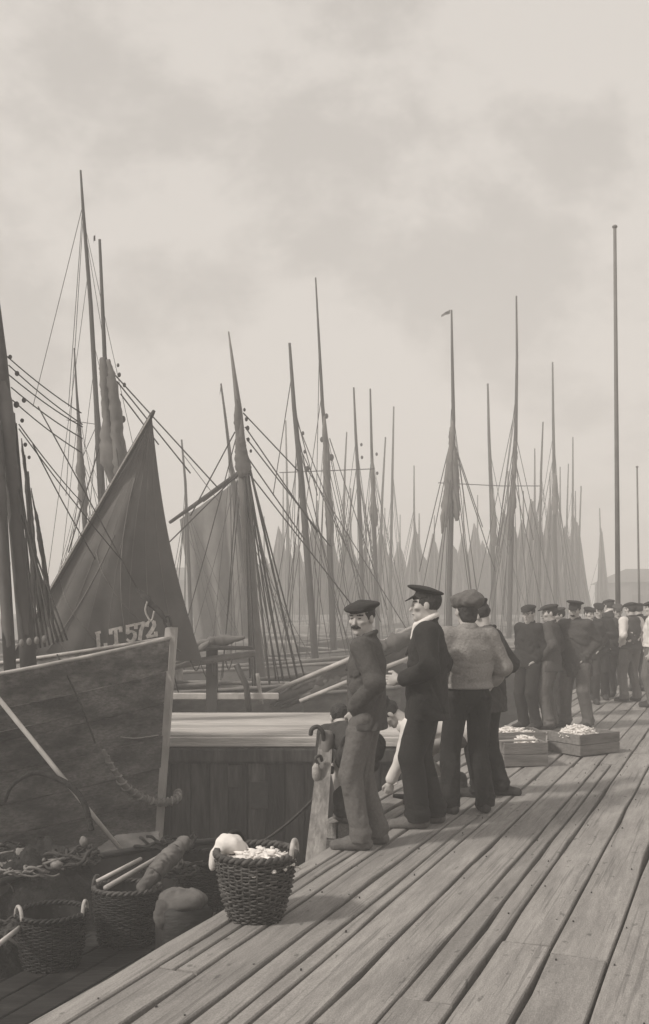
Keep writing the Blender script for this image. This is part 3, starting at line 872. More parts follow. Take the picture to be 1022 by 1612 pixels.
def far_boat(label, Y, masts, head=1, L=13.0, B=2.2, zr=0.1, hull='hull_far', group='fishing boats moored in the basin', nsh=3, sails=(), lines=(), blocks=(), pennants=(), ang=0.0, cx=None, rr=0.011, rise=.55):
    """masts: list of dicts(pts=[(px,py)...top to bottom], r=[...], furl=(i0,i1,r0,r1)); the first is the main mast."""
    b0 = mast_line(masts[0]['pts'], Y)[-1]
    base = Vector((b0.x if cx is None else (cx - CX) / FPX * Y, Y, WATER_Z))
    o = empty('fishing_boat', base, label, 'boat', group)
    ax = Vector((-head * math.cos(R(ang)), math.sin(R(ang)), 0))
    stem = base - ax * L * 0.42; stem.z = 0
    f = hull_shape(stem, ax, L, B, zr + rise, zr, zr + rise * .45, 1.8)
    part('hull', hull_skin(f, L), M[hull], o)
    part('deck', deck_skin(f, L), M['lighter_deck'], o, False)
    for side in (1, -1):
        part('rail', rail(f, L, side), M['spar'], o)
    part('cabin', box(base.x + ax.x * L * .2, base.y + ax.y * L * .2, zr + .05, 2.2, 1.4, 0.9, rz=R(ang), bev=.05), M['hull_grey'], o, False)
    for mi_, md in enumerate(masts):
        pts = mast_line(md['pts'], Y + md.get('dy', 0))
        bot = pts[-1].copy(); dz = zr - 0.3
        if bot.z > dz:
            d = (pts[-1] - pts[-2]).normalized(); pts.append(pts[-1] + d * ((bot.z - dz) / max(0.2, -d.z)))
        rs = list(md['r']); rs += [rs[-1] * 1.08] * (len(pts) - len(rs))
        if Y > 18: rs = [max(rs[0], rs[1] * .55)] + [v * .88 for v in rs[1:]]
        mo = part('mast', tube(pts, rs, 8), M['mast'], o)
        hound = pts[min(md.get('hound', 1), len(pts) - 1)]
        bs_ = pts[-1]
        rd = random.Random(int(Y * 10) + mi_)
        for k in range(min(md.get('nsh', nsh), 2)):
            for sg in (-1, 1):
                for side in (1, -1):
                    if rd.random() < .25: continue
                    e = Vector((bs_.x + sg * (0.3 + 0.5 * k) + rd.uniform(-.25, .5) * sg, bs_.y - side * B * 0.85, zr + 0.05))
                    part('shroud', rope(hound.lerp(bs_, rd.uniform(0, .22)), e, rr * rd.uniform(.6, 1.1), rd.uniform(0, .10), 4, 4), M['rope'], mo)
        for k in range(md.get('nrun', 5)):                  # halyards and tackles hanging close to the mast
            a_ = rd.uniform(.0, .35); top = pts[min(1, len(pts) - 1)].lerp(pts[-1], a_)
            e = Vector((bs_.x + rd.uniform(-1.7, 1.7), bs_.y + rd.uniform(-1.2, .6), zr + rd.uniform(-.1, .6)))
            part('halyard', rope(top, e, rr * .8, rd.uniform(0, .12), 4, 4), M['rope'], mo)
        if 'furl' in md:
            for (a, c, r0, r1) in md['furl']:
                part('furled_sail', lumpy([P(*a, Y + md.get('dy', 0) - .12), P((a[0] + c[0]) / 2 + rd.uniform(-2, 2), (a[1] + c[1]) / 2, Y - .12), P(*c, Y + md.get('dy', 0) - .12)], r0, r1, int(a[0] + a[1]), 0.4), M['sail_far'], mo)
    for sl in sails:
        part('sail', cloth(*[P(px, py, Y + dy) for px, py, dy in sl[:4]], fold=sl[4] if len(sl) > 4 else .07, nf=3, seed=int(sl[0][0])), M['sail_far'], o)
    for ln in lines:
        part('stay', rope(P(ln[0], ln[1], Y), P(ln[2], ln[3], Y + (ln[5] if len(ln) > 5 else 0)), rr, ln[4] if len(ln) > 4 else 0.0, 6, 4), M['rope'], o)
    for bx, by, br in blocks:
        part('block', blob(P(bx, by, Y - .05), (br * .45, br * .35, br * .65)), M['mast'], o)
    for (x0, y0, x1, y1, w) in pennants:
        a, c = P(x0, y0, Y), P(x1, y1, Y); n_ = Vector((0, 0, 1)).cross(Vector((0, 1, 0)))
        V, F = [], []
        for i in range(6):
            t = i / 5; p = a.lerp(c, t); ww = w * (1 - .4 * t)
            for sx in (-1, 1):
                V.append(p + Vector((0, .04 * math.sin(i * 1.7), sx * ww)))
        for i in range(5): F.append((2 * i, 2 * i + 1, 2 * i + 3, 2 * i + 2))
        part('pennant', (V, F), M['sail_far'], o)
    return o, f

# ---- the near boat, bow to the right
NS = P(272, 992, 11.0); NAX = Vector((-0.985, -0.174, 0))
nb_ = empty('fishing_boat', (NS.x, NS.y, WATER_Z), 'dark hulled fishing boat at the left with pale upright stem, bow pointing right', 'boat', 'fishing boats moored in the basin')
L1 = 13.0
f1 = hull_shape((NS.x, NS.y, 0), NAX, L1, 2.5, NS.z - .085, 0.45, 0.9, 2.1, rake=0.065, full=0.42)
NSTR = 11
for side in (1, -1):
    for k in range(NSTR):
        V, F = [], []; n = 44
        v0, v1 = k / NSTR, (k + 1) / NSTR
        for i in range(n + 1):
            s = 0.03 + (L1 - 0.03) * (i / n) ** 1.9
            e = (v1 - v0)
            for v, o_ in ((v0, -.014), (v0 + e * .018, 0.0), (v1 - e * .018, 0.0), (v1, -.014)):
                V.append(f1(s, min(v, .999), side, o_ + (0.022 if k in (0,) else 0.012 if k == 3 else 0.0)))
        for i in range(n):
            for j in range(3):
                a = i * 4 + j; q4 = (a, a + 1, a + 5, a + 4)
                F.append(q4 if side == 1 else q4[::-1])
        part('strake', (V, F), M['hull_top' if k < 1 else 'hull'], nb_, False)
part('transom', (lambda: ([f1(L1, j / 6, sd__) for sd__ in (1, -1) for j in range(7)], [(j, j + 1, j + 8, j + 7) for j in range(6)]))(), M['hull'], nb_)
part('deck', deck_skin(f1, L1, .55), M['lighter_deck'], nb_, False)
for side in (1, -1):
    part('rail', rail(f1, L1, side, 0.028, 24), M['pale_wood'], nb_)
# stem post: tapered timber, worn pale
V = []
for j in range(9):
    t = j / 8; p = P(lerp(281, 254, t) - 1.5, lerp(988, 1360, t), 10.98); w = 0.064 + .012 * t
    p.x -= w
    V += [(p.x - w, p.y - .03, p.z), (p.x + w * .8, p.y - .045, p.z), (p.x + w, p.y + .05, p.z), (p.x - w, p.y + .10, p.z)]
p = P(252, 1600, 10.98)
V += [(p.x - .16, p.y - .03, p.z), (p.x, p.y - .045, p.z), (p.x + .01, p.y + .05, p.z), (p.x - .16, p.y + .1, p.z)]
F = [(3, 2, 1, 0)]
for j in range(9):
    for k in range(4):
        a = j * 4 + k; b = j * 4 + (k + 1) % 4
        F.append((a, b, b + 4, a + 4))
part('stem_post', (V, F[:1] + [g[::-1] for g in F[1:]]), M['pale_wood'], nb_, False)
# fittings on the stem head
part('stem_shackle', tube(smooth_path([P(262, 988, 10.9), P(258, 975, 10.9), P(266, 970, 10.9), P(270, 985, 10.9)]), .014, 6), M['iron'], nb_)
part('forestay_lashing', lumpy([P(217, 928, 10.85), P(232, 945, 10.85), P(250, 962, 10.85), P(263, 980, 10.85)], .035, .03, 4, .5, 20, 7), M['rope'], nb_)
part('forestay', rope(P(217, 928, 10.85), P(60, 640, 10.7), .007), M['rope'], nb_)
part('hanging_rope', tube(smooth_path([P(232, 947, 10.8), P(229, 962, 10.8), P(238, 978, 10.8), P(243, 962, 10.8)]), .011, 5), M['rope_pale'], nb_)
# mast and rigging of the near boat
YM = 10.75
mm = part('mast', tube([P(-22, 360, YM), P(2, 560, YM), P(14, 700, YM), P(42, 1010, YM), P(46, 1060, YM)], [.045, .062, .074, .086, .09], 12), M['mast'], nb_)
part('furled_sail', lumpy([P(6, 600, YM - .1), P(11, 660, YM - .12), P(20, 760, YM - .1), P(30, 870, YM - .1), P(41, 1000, YM - .1)], .055, .075, 5, .28, 34, 10), M['sail'], mm)
part('lowered_gaff', tube([P(-30, 560, YM - .2), P(-4, 690, YM - .2), P(18, 1085, YM - .25)], [.05, .06, .065], 9), M['mast'], mm)
part('furled_sail', lumpy([P(-8, 700, YM - .25), P(2, 830, YM - .25), P(16, 1060, YM - .25)], .055, .06, 9, .35, 26, 9), M['sail'], mm)
rd = random.Random(5)
for k in range(9):
    part('shroud', rope(P(20 + rd.uniform(-6, 6), 650 + k * 16, YM), P(50 + k * 7, 1024 - k * 2, YM + rd.uniform(-.6, .9)), .010 if k % 3 else .016, rd.uniform(0, .02), 6, 5), M['rope'], mm)
for k in range(5):
    a = (34 + k * 5, 690 + 26 * k); b = (56 + k * 7, 975 + 4 * k)
    part('hanging_tackle', lumpy([P(*a, YM - .2), P((a[0] + b[0]) / 2 + rd.uniform(-4, 4), (a[1] + b[1]) / 2, YM - .2), P(*b, YM - .2)], .017, .02, 30 + k, .7, 26, 6), M['rope'], mm)
for (x0, y0, x1, y1) in ((10, 560, 128, 650), (14, 575, 130, 668), (14, 590, 130, 672), (18, 610, 130, 690), (20, 630, 128, 712), (30, 668, 128, 790), (30, 675, 190, 880), (52, 700, 150, 880)):
    part('stay', rope(P(x0, y0, YM), P(x1, y1, YM + 1.6), .0085, .03, 7, 4), M['rope'], mm)
for (x0, y0, rr_) in ((16, 562, .032), (27, 588, .036), (38, 630, .036), (26, 637, .045), (35, 662, .03), (40, 700, .03), (46, 720, .025)):
    part('block', blob(P(x0, y0, YM + .05), (rr_ * .7, rr_ * .5, rr_ * .8)), M['mast'], mm)
for k in range(4):
    part('deadeye', blob(P(34 + 12 * k, 1012 - 2 * k, YM - .3), (.028, .02, .04)), M['spar'], mm)
# rope-wrapped hawser fender round the stem
path = smooth_path([P(163, 1180, 10.05), P(178, 1210, 10.15), P(200, 1240, 10.35), P(228, 1258, 10.7), P(255, 1263, 10.86), P(277, 1258, 10.92), P(281, 1246, 11.1)], 10)
fen = empty('rope_fender', path[0], 'pale rope wound in a spiral round a hawser slung about the stem', 'fender')
rads = [.016 + .022 * min(1, i / 18) for i in range(len(path))]
part('hawser', tube(path, rads, 8), M['cork'], fen)
sp = []
NT = 17
for i in range(NT * 9):
    t = i / (NT * 9 - 1) * (len(path) - 6) + 4; k = int(t); k = min(k, len(path) - 2); u = t - k
    c = path[k].lerp(path[k + 1], u); tn = (path[k + 1] - path[k]).normalized(); a = tn.cross(Vector((0, 0, 1))).normalized(); b = a.cross(tn)
    w = i / 9 * 2 * math.pi; r_ = lerp(rads[k], rads[k + 1], u) * 1.12
    sp.append(c + a * math.cos(w) * r_ + b * math.sin(w) * r_)
part('winding', tube(sp, .011, 5), M['post'], fen)
part('lanyard', tube(smooth_path([P(150, 1170, 9.95), P(128, 1110, 9.9), P(90, 1030, 9.9)]), .010, 5), M['rope'], fen)
part('chafe_line', tube(smooth_path([P(190, 1160, 10.3), P(215, 1162, 10.5), P(250, 1157, 10.85)]), .006, 5), M['rope_pale'], nb_)

# ---- the boat behind it: tanned sail with the number, thick mast, boom with furled sail
YB = 16.3
ob, fb_ = far_boat('fishing boat behind the near hull carrying the big dark sail with painted number', YB,
    [dict(pts=[(157, 377), (165, 562), (172, 640), (190, 760), (214, 1000)], r=[.022, .035, .12, .15, .15], hound=2, nsh=2,
          furl=[((161, 563), (180, 770), .09, .12), ((170, 566), (192, 770), .09, .12), ((183, 640), (194, 770), .05, .10)])],
    head=1, L=9.0, B=1.55, zr=0.30, hull='hull_grey', cx=110, rise=.10,
    lines=[(181, 590, 240, 655), (184, 600, 300, 745), (240, 655, 345, 770), (172, 650, 108, 870), (190, 620, 250, 700)],
    blocks=[(188, 590, .06), (196, 606, .06), (194, 660, .09), (186, 575, .05)], pennants=[(150, 372, 147, 380, .05)])
YS = 12.9
A_, H_, C_ = P(14, 1040, YS), P(239, 655, YS), P(318, 1040, YS + .5)
V, F = [], []
nu = 26
for j in range(nu + 1):
    v = j / nu
    a = A_.lerp(H_, v); c = C_.lerp(H_, v)
    a = a + Vector((0.02, 0, -.03)) * math.sin(math.pi * v); c = c + Vector((-.10, 0, 0)) * math.sin(math.pi * v)
    for i in range(nu + 1):
        u = i / nu
        p = a.lerp(c, u)
        d = -.28 * math.sin(math.pi * u) * math.sin(math.pi * min(1, v + .15)) + .022 * math.sin(u * 15 + v * 7) * (1 - v) + .015 * math.sin(u * 33 - v * 5) * (1 - v)
        V.append(p + Vector((0, d, 0)))
for j in range(nu):
    for i in range(nu):
        a = j * (nu + 1) + i; F.append((a, a + 1, a + nu + 2, a + nu + 1))
sl = part('sail', (V, F), M['sail'], ob)
def on_sail(u, v, out=.012):
    i = min(int(u * nu), nu - 1); j = min(int(v * nu), nu - 1); fu, fv = u * nu - i, v * nu - j
    g = lambda a, b: Vector(V_s[b * (nu + 1) + a])
    return g(i, j).lerp(g(i + 1, j), fu).lerp(g(i, j + 1).lerp(g(i + 1, j + 1), fu), fv) + Vector((0, -out, 0))
V_s = V
part('sail_spar', tube([P(10, 1052, YS - .05), P(239, 653, YS - .05), P(243, 646, YS - .05)], [.035, .030, .02], 8), M['mast'], ob)
part('bolt_rope', rope(P(20, 1030, YS - .09), P(236, 656, YS - .09), .010), M['rope_pale'], ob)
for (u0, v0, u1, v1) in ((.02, .34, .55, .02), (.02, .22, .34, .01), (.25, .45, .90, .04), (.40, .52, .18, .04), (.45, .75, .62, .05)):
    part('seam', tube([on_sail(lerp(u0, u1, t / 14), lerp(v0, v1, t / 14), .004) for t in range(15)], .007, 4), M['sail_seam'], sl)
for k in range(1, 8):                                      # cloths of the sail, sewn side by side
    part('seam', tube([on_sail(k / 8, lerp(.01, .93, t / 16), .001) for t in range(17)], .004, 4), M['sail_seam'], sl)
# number on the sail: bold slab letters
GLY = {'L': [[(.15, 1), (.15, 0)], [(.0, .03), (.62, .03)], [(.60, 0), (.60, .25)], [(0, .97), (.32, .97)]],
       'T': [[(.35, 1), (.35, 0)], [(0, .96), (.7, .96)], [(.03, 1), (.03, .72)], [(.67, 1), (.67, .72)], [(.18, .03), (.52, .03)]],
       '5': [[(.6, .95), (.14, .95)], [(.14, 1), (.12, .52)], [(.10, .54), (.34, .62), (.56, .5), (.6, .28), (.45, .06), (.22, .04), (.05, .2)]],
       '7': [[(.04, .94), (.62, .94)], [(.06, 1), (.06, .7)], [(.6, .96), (.36, .5), (.26, 0)]],
       '2': [[(.07, .68), (.12, .88), (.32, .98), (.52, .88), (.56, .66), (.4, .42), (.06, .08)], [(.03, .06), (.62, .06)], [(.61, 0), (.61, .25)]]}
o0 = Vector((152, 1023)); o1 = Vector((248, 1001))
xs = [0.0, .24, .49, .645, .82]
for ch, tx in zip('LT572', xs):
    ch_px = 27.0; org = o0.lerp(o1, tx); dx = (o1 - o0).normalized(); up_ = Vector((-0.06, -1.0))
    V, F = [], []
    for st in GLY[ch]:
        pts = [org + dx * (p[0] * 25) + up_ * (p[1] * ch_px) for p in st]
        for i in range(len(pts) - 1):
            a, b = pts[i], pts[i + 1]; d = (b - a).normalized(); nr = Vector((-d.y, d.x)) * (3.0 if abs(d.y) > abs(d.x) else 2.0)
            a2 = a - d * .6; b2 = b + d * .6; k = len(V)
            for c in (a2 + nr, b2 + nr, b2 - nr, a2 - nr):
                uv = (c.x, c.y)
                # the sail is close to a plane here; drop the stroke onto it at its local depth
                tu = (c.x - 14) / 304.0
                V.append((uv, tu))
            F.append((k, k + 1, k + 2, k + 3))
    VV = []
    for (cxp, cyp), tu in V:
        vv = (1040 - cyp) / 385.0
        uu = min(max((tu - vv * .74) / max(.1, 1 - vv), 0), 1)
        pdep = on_sail(uu, max(vv, 0), .03)
        VV.append(P(cxp, cyp, pdep.y))
    part('numeral' if ch.isdigit() else 'letter', (VV, F), M['white_paint'], sl, False)
# boom and furled sail seen to the right of the stem
YG = 14.6
part('boom', tube([P(180, 1072, YG), P(285, 1046, YG), P(402, 1028, YG)], [.06, .06, .05], 9), M['spar'], ob)
part('furled_sail', lumpy([P(190, 1040, YG), P(285, 1022, YG), P(340, 1012, YG), P(386, 1003, YG)], .09, .06, 12, .45, 30, 10), M['sail_far'], ob)
part('gaff', tube([P(180, 1052, YG - .1), P(280, 1020, YG - .1), P(398, 1020, YG - .1)], [.03, .035, .03], 8), M['mast'], ob)
part('furled_sail', lumpy([P(270, 1046, YG - .12), P(300, 1032, YG - .12), P(330, 1010, YG - .12)], .035, .03, 13, .5, 16, 7), M['sail_far'], ob)
for (x0, x1, yy) in ((300, 318, 1056), (334, 340, 1064), (355, 366, 1054)):
    part('reef_line', tube(smooth_path([P(x0, 1040, YG - .1), P((x0 + x1) / 2, yy, YG - .1), P(x1, 1038, YG - .1)]), .010, 5), M['rope'], ob)
part('stanchion', box(P(334, 1080, 14.7).x, 14.7, .55, .16, .12, 1.0, bev=.02), M['mast'], ob, False)
part('bulwark_plank', box(P(330, 1100, 14.68).x, 14.68, .36, 2.0, .06, .10, bev=.015), M['pale_wood'], ob, False)
part('crutch', tube([P(372, 1046, 14.55), P(388, 1080, 14.55), P(392, 1120, 14.55)], .045, 7), M['mast'], ob)

# ---- flat decked lighter between the bow and the quay
LX0, LX1, LY0, LY1, LZ = -2.25, 1.55, 12.0, 14.45, 0.148
lt = empty('lighter', ((LX0 + LX1) / 2, 13.2, WATER_Z), 'flat decked lighter with pale scrubbed deck and dark vertical boards, behind the mooring post', 'lighter')
for k in range(10):
    w = (LY1 - LY0) / 10
    part('deck_plank', box((LX0 + LX1) / 2, LY0 + (k + .5) * w, LZ - .03 + (0.002 if k % 2 else 0), LX1 - LX0, w - (.016 if k != 1 else .03), .06, bev=.008), M['lighter_deck'], lt, False)
part('deck_bed', box((LX0 + LX1) / 2, (LY0 + LY1) / 2, LZ - .13, LX1 - LX0 - .05, LY1 - LY0 - .05, .12), M['beam'], lt, False)
part('edge_plank', box((LX0 + LX1) / 2, LY0 - .045, LZ - .075, LX1 - LX0 + .08, .07, .115, bev=.012), M['lighter_deck'], lt, False)
part('rubbing_strake', box((LX0 + LX1) / 2, LY0 - .02, LZ - .235, LX1 - LX0 + .06, .13, .19, bev=.03), M['lighter_side'], lt, False)
nbd = 17; w = (LX1 - LX0) / nbd
rd = random.Random(8)
for k in range(nbd):
    part('board', box(LX0 + (k + .5) * w, LY0 + .02 + rd.uniform(-.012, .012), LZ - .33 - 1.05, w - rd.uniform(.012, .03), .06, 2.1, bev=.008), M['lighter_side'], lt, False)
for sx in (LX0, LX1):
    part('side_wall', box(sx, (LY0 + LY1) / 2, LZ - 1.25, .08, LY1 - LY0 - .08, 2.2, bev=.01), M['lighter_side'], lt, False)
part('stern_wall', box((LX0 + LX1) / 2, LY1, LZ - 1.25, LX1 - LX0 - .1, .08, 2.2, bev=.01), M['lighter_side'], lt, False)
part('patch_board', box(P(408, 1270, 11.98).x, 11.975, P(408, 1252, 11.97).z, .20, .03, .32, bev=.005), M['iron'], lt, False)
part('patch_board', box(P(370, 1230, 11.98).x, 11.975, P(370, 1222, 11.97).z, .16, .03, .26, bev=.005), M['lighter_side'], lt, False)

# ---- boat beyond the lighter with the tall mast and the long sloping spars
YC = 17.5
oc, fc3 = far_boat('fishing boat beyond the lighter with tall pale mast and long sloping spars', YC,
    [dict(pts=[(360, 522), (369, 590), (376, 645), (384, 760), (398, 960), (414, 1112)], r=[.012, .035, .06, .095, .105, .11], hound=2, nsh=0,
          furl=[((372, 628), (380, 752), .05, .09), ((379, 655), (386, 750), .06, .10)])],
    head=1, L=8.0, B=1.25, zr=0.15, hull='hull_grey', cx=325, rise=.10,
    lines=[(383, 650, 470, 742), (386, 672, 500, 838), (388, 690, 520, 860), (390, 720, 480, 850), (392, 745, 560, 960), (386, 735, 250, 870), (378, 746, 320, 790), (370, 680, 300, 812)],
    blocks=[(385, 645, .05), (388, 660, .06), (390, 674, .07), (391, 692, .06), (395, 710, .05), (373, 738, .06)])
for o in list(oc.children):
    if o.name.startswith('mast'):
        o.data.materials[0] = M['spar']
for k in range(9):
    x1 = 404 + 11 * k if k < 6 else 380 - 4 * (k - 6); y1 = 1092 - 4 * k if k < 6 else 1080
    part('shroud', rope(P(384 + (k % 3), 700 + 10 * (k % 4), YC), P(x1 + 22, y1, YC - 1.2 + .5 * (k % 3)), .015 if k % 2 else .021, 0, 4, 5), M['rope'], oc)
part('gaff', tube([P(386, 738, YC), P(330, 778, YC + 1.5), P(268, 822, YC + 3)], [.05, .045, .035], 7), M['mast'], oc)
YD = 15.0
part('boom', tube([P(408, 1098, YD), P(545, 1040, YD), P(690, 968, YD)], [.032, .036, .03], 8), M['pale_wood'], oc)
part('spar', tube([P(472, 1104, YD - .2), P(545, 1074, YD - .2), P(660, 1030, YD - .2)], [.030, .032, .03], 8), M['pale_wood'], oc)
for k_, (dy_, r_) in enumerate(((0, .07), (9, .06), (-8, .055), (16, .05))):
    part('furled_sail', lumpy([P(425 + 6 * k_, 1108 + dy_ * .4, YD + .05 + .05 * k_), P(470, 1086 + dy_, YD + .05), P(545, 1054 + dy_, YD + .08), P(610, 1026 + dy_ * 1.4, YD + .05), P(690, 985 + dy_ * 1.5, YD + .05)], r_ * .8, r_ * 1.4, 17 + k_, .5, 44, 9), M['sail'], oc)
part('furled_sail', lumpy([P(585, 1024, YD - .1), P(620, 1012, YD - .1), P(680, 986, YD - .1)], .10, .12, 18, .45, 30, 11), M['sail'], oc)
part('lashing', rope(P(405, 1060, YD), P(412, 1108, YD), .03), M['pale_wood'], oc)

far_boat('hazy boat with a grey gaff sail half seen behind the number sail', 33.0,
    [dict(pts=[(391, 742), (394, 800), (400, 980)], r=[.05, .09, .13], hound=0, nsh=2)], L=12, zr=.1, cx=330, rr=.012,
    sails=[((312, 1040, 0), (392, 1030, 0), (391, 745, 0), (283, 818, 0), .16)])
# ---- boats farther off, fading into the haze
far_boat('fishing boat at the left with the tallest bare topmast', 19.0,
    [dict(pts=[(127, 268), (131, 330), (143, 480), (152, 640), (156, 700), (170, 960)], r=[0.018, 0.034, 0.046, 0.055, 0.079, 0.090], hound=1, nsh=0),
     dict(pts=[(117, 548), (121, 620), (125, 675), (133, 815), (145, 990)], r=[0.014, 0.024, 0.042, 0.054, 0.066], hound=2, nsh=2, furl=[((124, 680), (134, 815), 0.063, 0.084)])],
    L=14, zr=.1, cx=140, rr=0.0065, lines=[(130, 325, 52, 640), (130, 330, 108, 640), (131, 340, 104, 780), (105, 661, 152, 668), (153, 668, 130, 720), (153, 672, 140, 820), (160, 680, 172, 800)],
    blocks=[(133, 335, .03)])
far_boat('fishing boat with thin pennant-topped mast left of the tall pale mast', 26.0,
    [dict(pts=[(348, 604), (356, 665), (366, 750), (392, 960)], r=[0.020, 0.040, 0.060, 0.074], hound=1, nsh=2)], L=13, zr=.1, cx=350, pennants=[(349, 606, 346, 620, .08)])
far_boat('fishing boat with short mast just right of the dark sail', 30.0,
    [dict(pts=[(286, 692), (292, 760), (300, 960)], r=[0.020, 0.045, 0.068], hound=1, nsh=2)], head=-1, L=13, zr=.1, cx=270, lines=[(288, 715, 345, 790)])
far_boat('fishing boat with three blocks beside its bare mast', 25.0,
    [dict(pts=[(456, 540), (463, 640), (475, 760), (492, 980)], r=[0.025, 0.060, 0.087, 0.099], hound=1, nsh=3)], L=14, zr=.1, cx=470, rr=0.0115,
    lines=[(463, 640, 500, 780), (466, 660, 545, 860), (458, 600, 430, 780), (470, 700, 600, 980), (472, 720, 640, 990)], blocks=[(477, 682, .08), (480, 711, .08), (484, 738, .11)])
far_boat('fishing boat carrying the highest topmast in the middle of the picture', 28.0,
    [dict(pts=[(497, 437), (502, 530), (508, 640), (513, 690), (518, 830), (524, 980)], r=[0.018, 0.038, 0.055, 0.072, 0.084, 0.096], hound=2, nsh=3, furl=[((511, 655), (519, 850), 0.063, 0.105), ((516, 690), (524, 860), 0.049, 0.084)])],
    L=15, zr=.1, cx=530, head=-1, rr=0.0122, blocks=[(507, 692, .12), (514, 655, .12), (522, 720, .15)], lines=[(440, 744, 590, 738), (519, 690, 610, 960)])
far_boat('fishing boat whose two dark poles stand close together above the men', 36.0,
    [dict(pts=[(557, 610), (560, 680), (565, 770), (572, 980)], r=[0.030, 0.055, 0.080, 0.093], hound=1, nsh=3), dict(pts=[(583, 612), (585, 700), (588, 790), (594, 980)], r=[0.020, 0.055, 0.080, 0.093], hound=1, nsh=3, furl=[((586, 720), (590, 830), 0.070, 0.140)])],
    L=16, zr=.1, cx=580, rr=0.0130, blocks=[(569, 700, .1), (570, 720, .1), (593, 715, .1), (594, 745, .1)])
far_boat('hazy fishing boat with leaning masts behind the close pair of poles', 52.0,
    [dict(pts=[(546, 680), (543, 740), (538, 960)], r=[0.030, 0.060, 0.087], hound=1, nsh=2), dict(pts=[(607, 688), (602, 780), (596, 960)], r=[0.030, 0.070, 0.100], hound=1, nsh=2), dict(pts=[(620, 640), (618, 740), (614, 960)], r=[0.030, 0.070, 0.100], hound=1, nsh=3)],
    L=18, zr=.1, cx=590, rr=0.0144)
far_boat('hazy fishing boat with slim masts between the blocks mast and the highest topmast', 58.0,
    [dict(pts=[(450, 662), (452, 760), (456, 960)], r=[0.030, 0.070, 0.100], hound=1, nsh=2), dict(pts=[(652, 733), (652, 800), (655, 960)], r=[0.030, 0.060, 0.087], hound=1, nsh=2)],
    L=20, zr=.1, cx=550, rr=0.0144)
far_boat('fishing boat with pennant-topped mast and wide bundle of furled sail above the peaked cap', 31.0,
    [dict(pts=[(711, 488), (712, 560), (714, 660), (712, 760), (706, 980)], r=[0.020, 0.050, 0.065, 0.086, 0.099], hound=2, nsh=3, furl=[((713, 662), (711, 770), 0.056, 0.112), ((710, 690), (702, 830), 0.063, 0.140), ((715, 700), (719, 820), 0.056, 0.119), ((707, 720), (696, 840), 0.049, 0.098)])],
    L=15, zr=.1, cx=690, head=-1, rr=0.0144, pennants=[(709, 490, 695, 497, .06)], lines=[(716, 700, 760, 830), (716, 705, 780, 900), (708, 700, 660, 900)])
far_boat('fishing boat with single dark mast above the stout coat man', 44.0,
    [dict(pts=[(768, 604), (770, 690), (774, 790), (778, 980)], r=[0.035, 0.075, 0.106, 0.118], hound=1, nsh=3, furl=[((773, 770), (778, 860), 0.098, 0.154)])], L=16, zr=.1, cx=780, rr=0.0158)
far_boat('fishing boat with very tall slender topmast right of centre', 35.0,
    [dict(pts=[(813, 466), (814, 560), (812, 690), (807, 780), (802, 980)], r=[0.030, 0.050, 0.074, 0.086, 0.099], hound=2, nsh=3, furl=[((811, 695), (805, 820), 0.070, 0.119), ((808, 735), (800, 850), 0.056, 0.112)])], L=15, zr=.1, cx=815, rr=0.0144,
    lines=[(809, 700, 785, 860), (810, 720, 840, 850), (790, 765, 690, 760), (790, 765, 850, 765)])
far_boat('fishing boat whose mast rises over the pale block of far sheds', 47.0,
    [dict(pts=[(870, 570), (871, 660), (873, 770), (875, 980)], r=[0.035, 0.070, 0.100, 0.112], hound=1, nsh=3, furl=[((873, 745), (874, 810), 0.098, 0.175)]), dict(pts=[(855, 664), (852, 740), (848, 960)], r=[0.030, 0.060, 0.087], hound=1, nsh=2)],
    L=16, zr=.1, cx=868, rr=0.0144)
far_boat('hazy fishing boat with thin masts left of the tall pole', 62.0,
    [dict(pts=[(902, 688), (902, 760), (900, 960)], r=[0.030, 0.070, 0.100], hound=1, nsh=2), dict(pts=[(895, 730), (893, 800), (890, 960)], r=[0.030, 0.060, 0.087], hound=1, nsh=1), dict(pts=[(915, 765), (912, 850), (910, 960)], r=[0.030, 0.070, 0.100], hound=1, nsh=1)],
    L=16, zr=.1, cx=890, rr=0.0144)
far_boat('far hazy sailing boat with narrow triangular sail beside the tall pole', 78.0,
    [dict(pts=[(944, 800), (946, 860), (948, 960)], r=[0.030, 0.080, 0.112], hound=1, nsh=1)], L=14, zr=.1, cx=950, rr=0.0144,
    sails=[((938, 965, 0), (962, 965, 0), (949, 840, 0), (945, 825, 0), .1)])

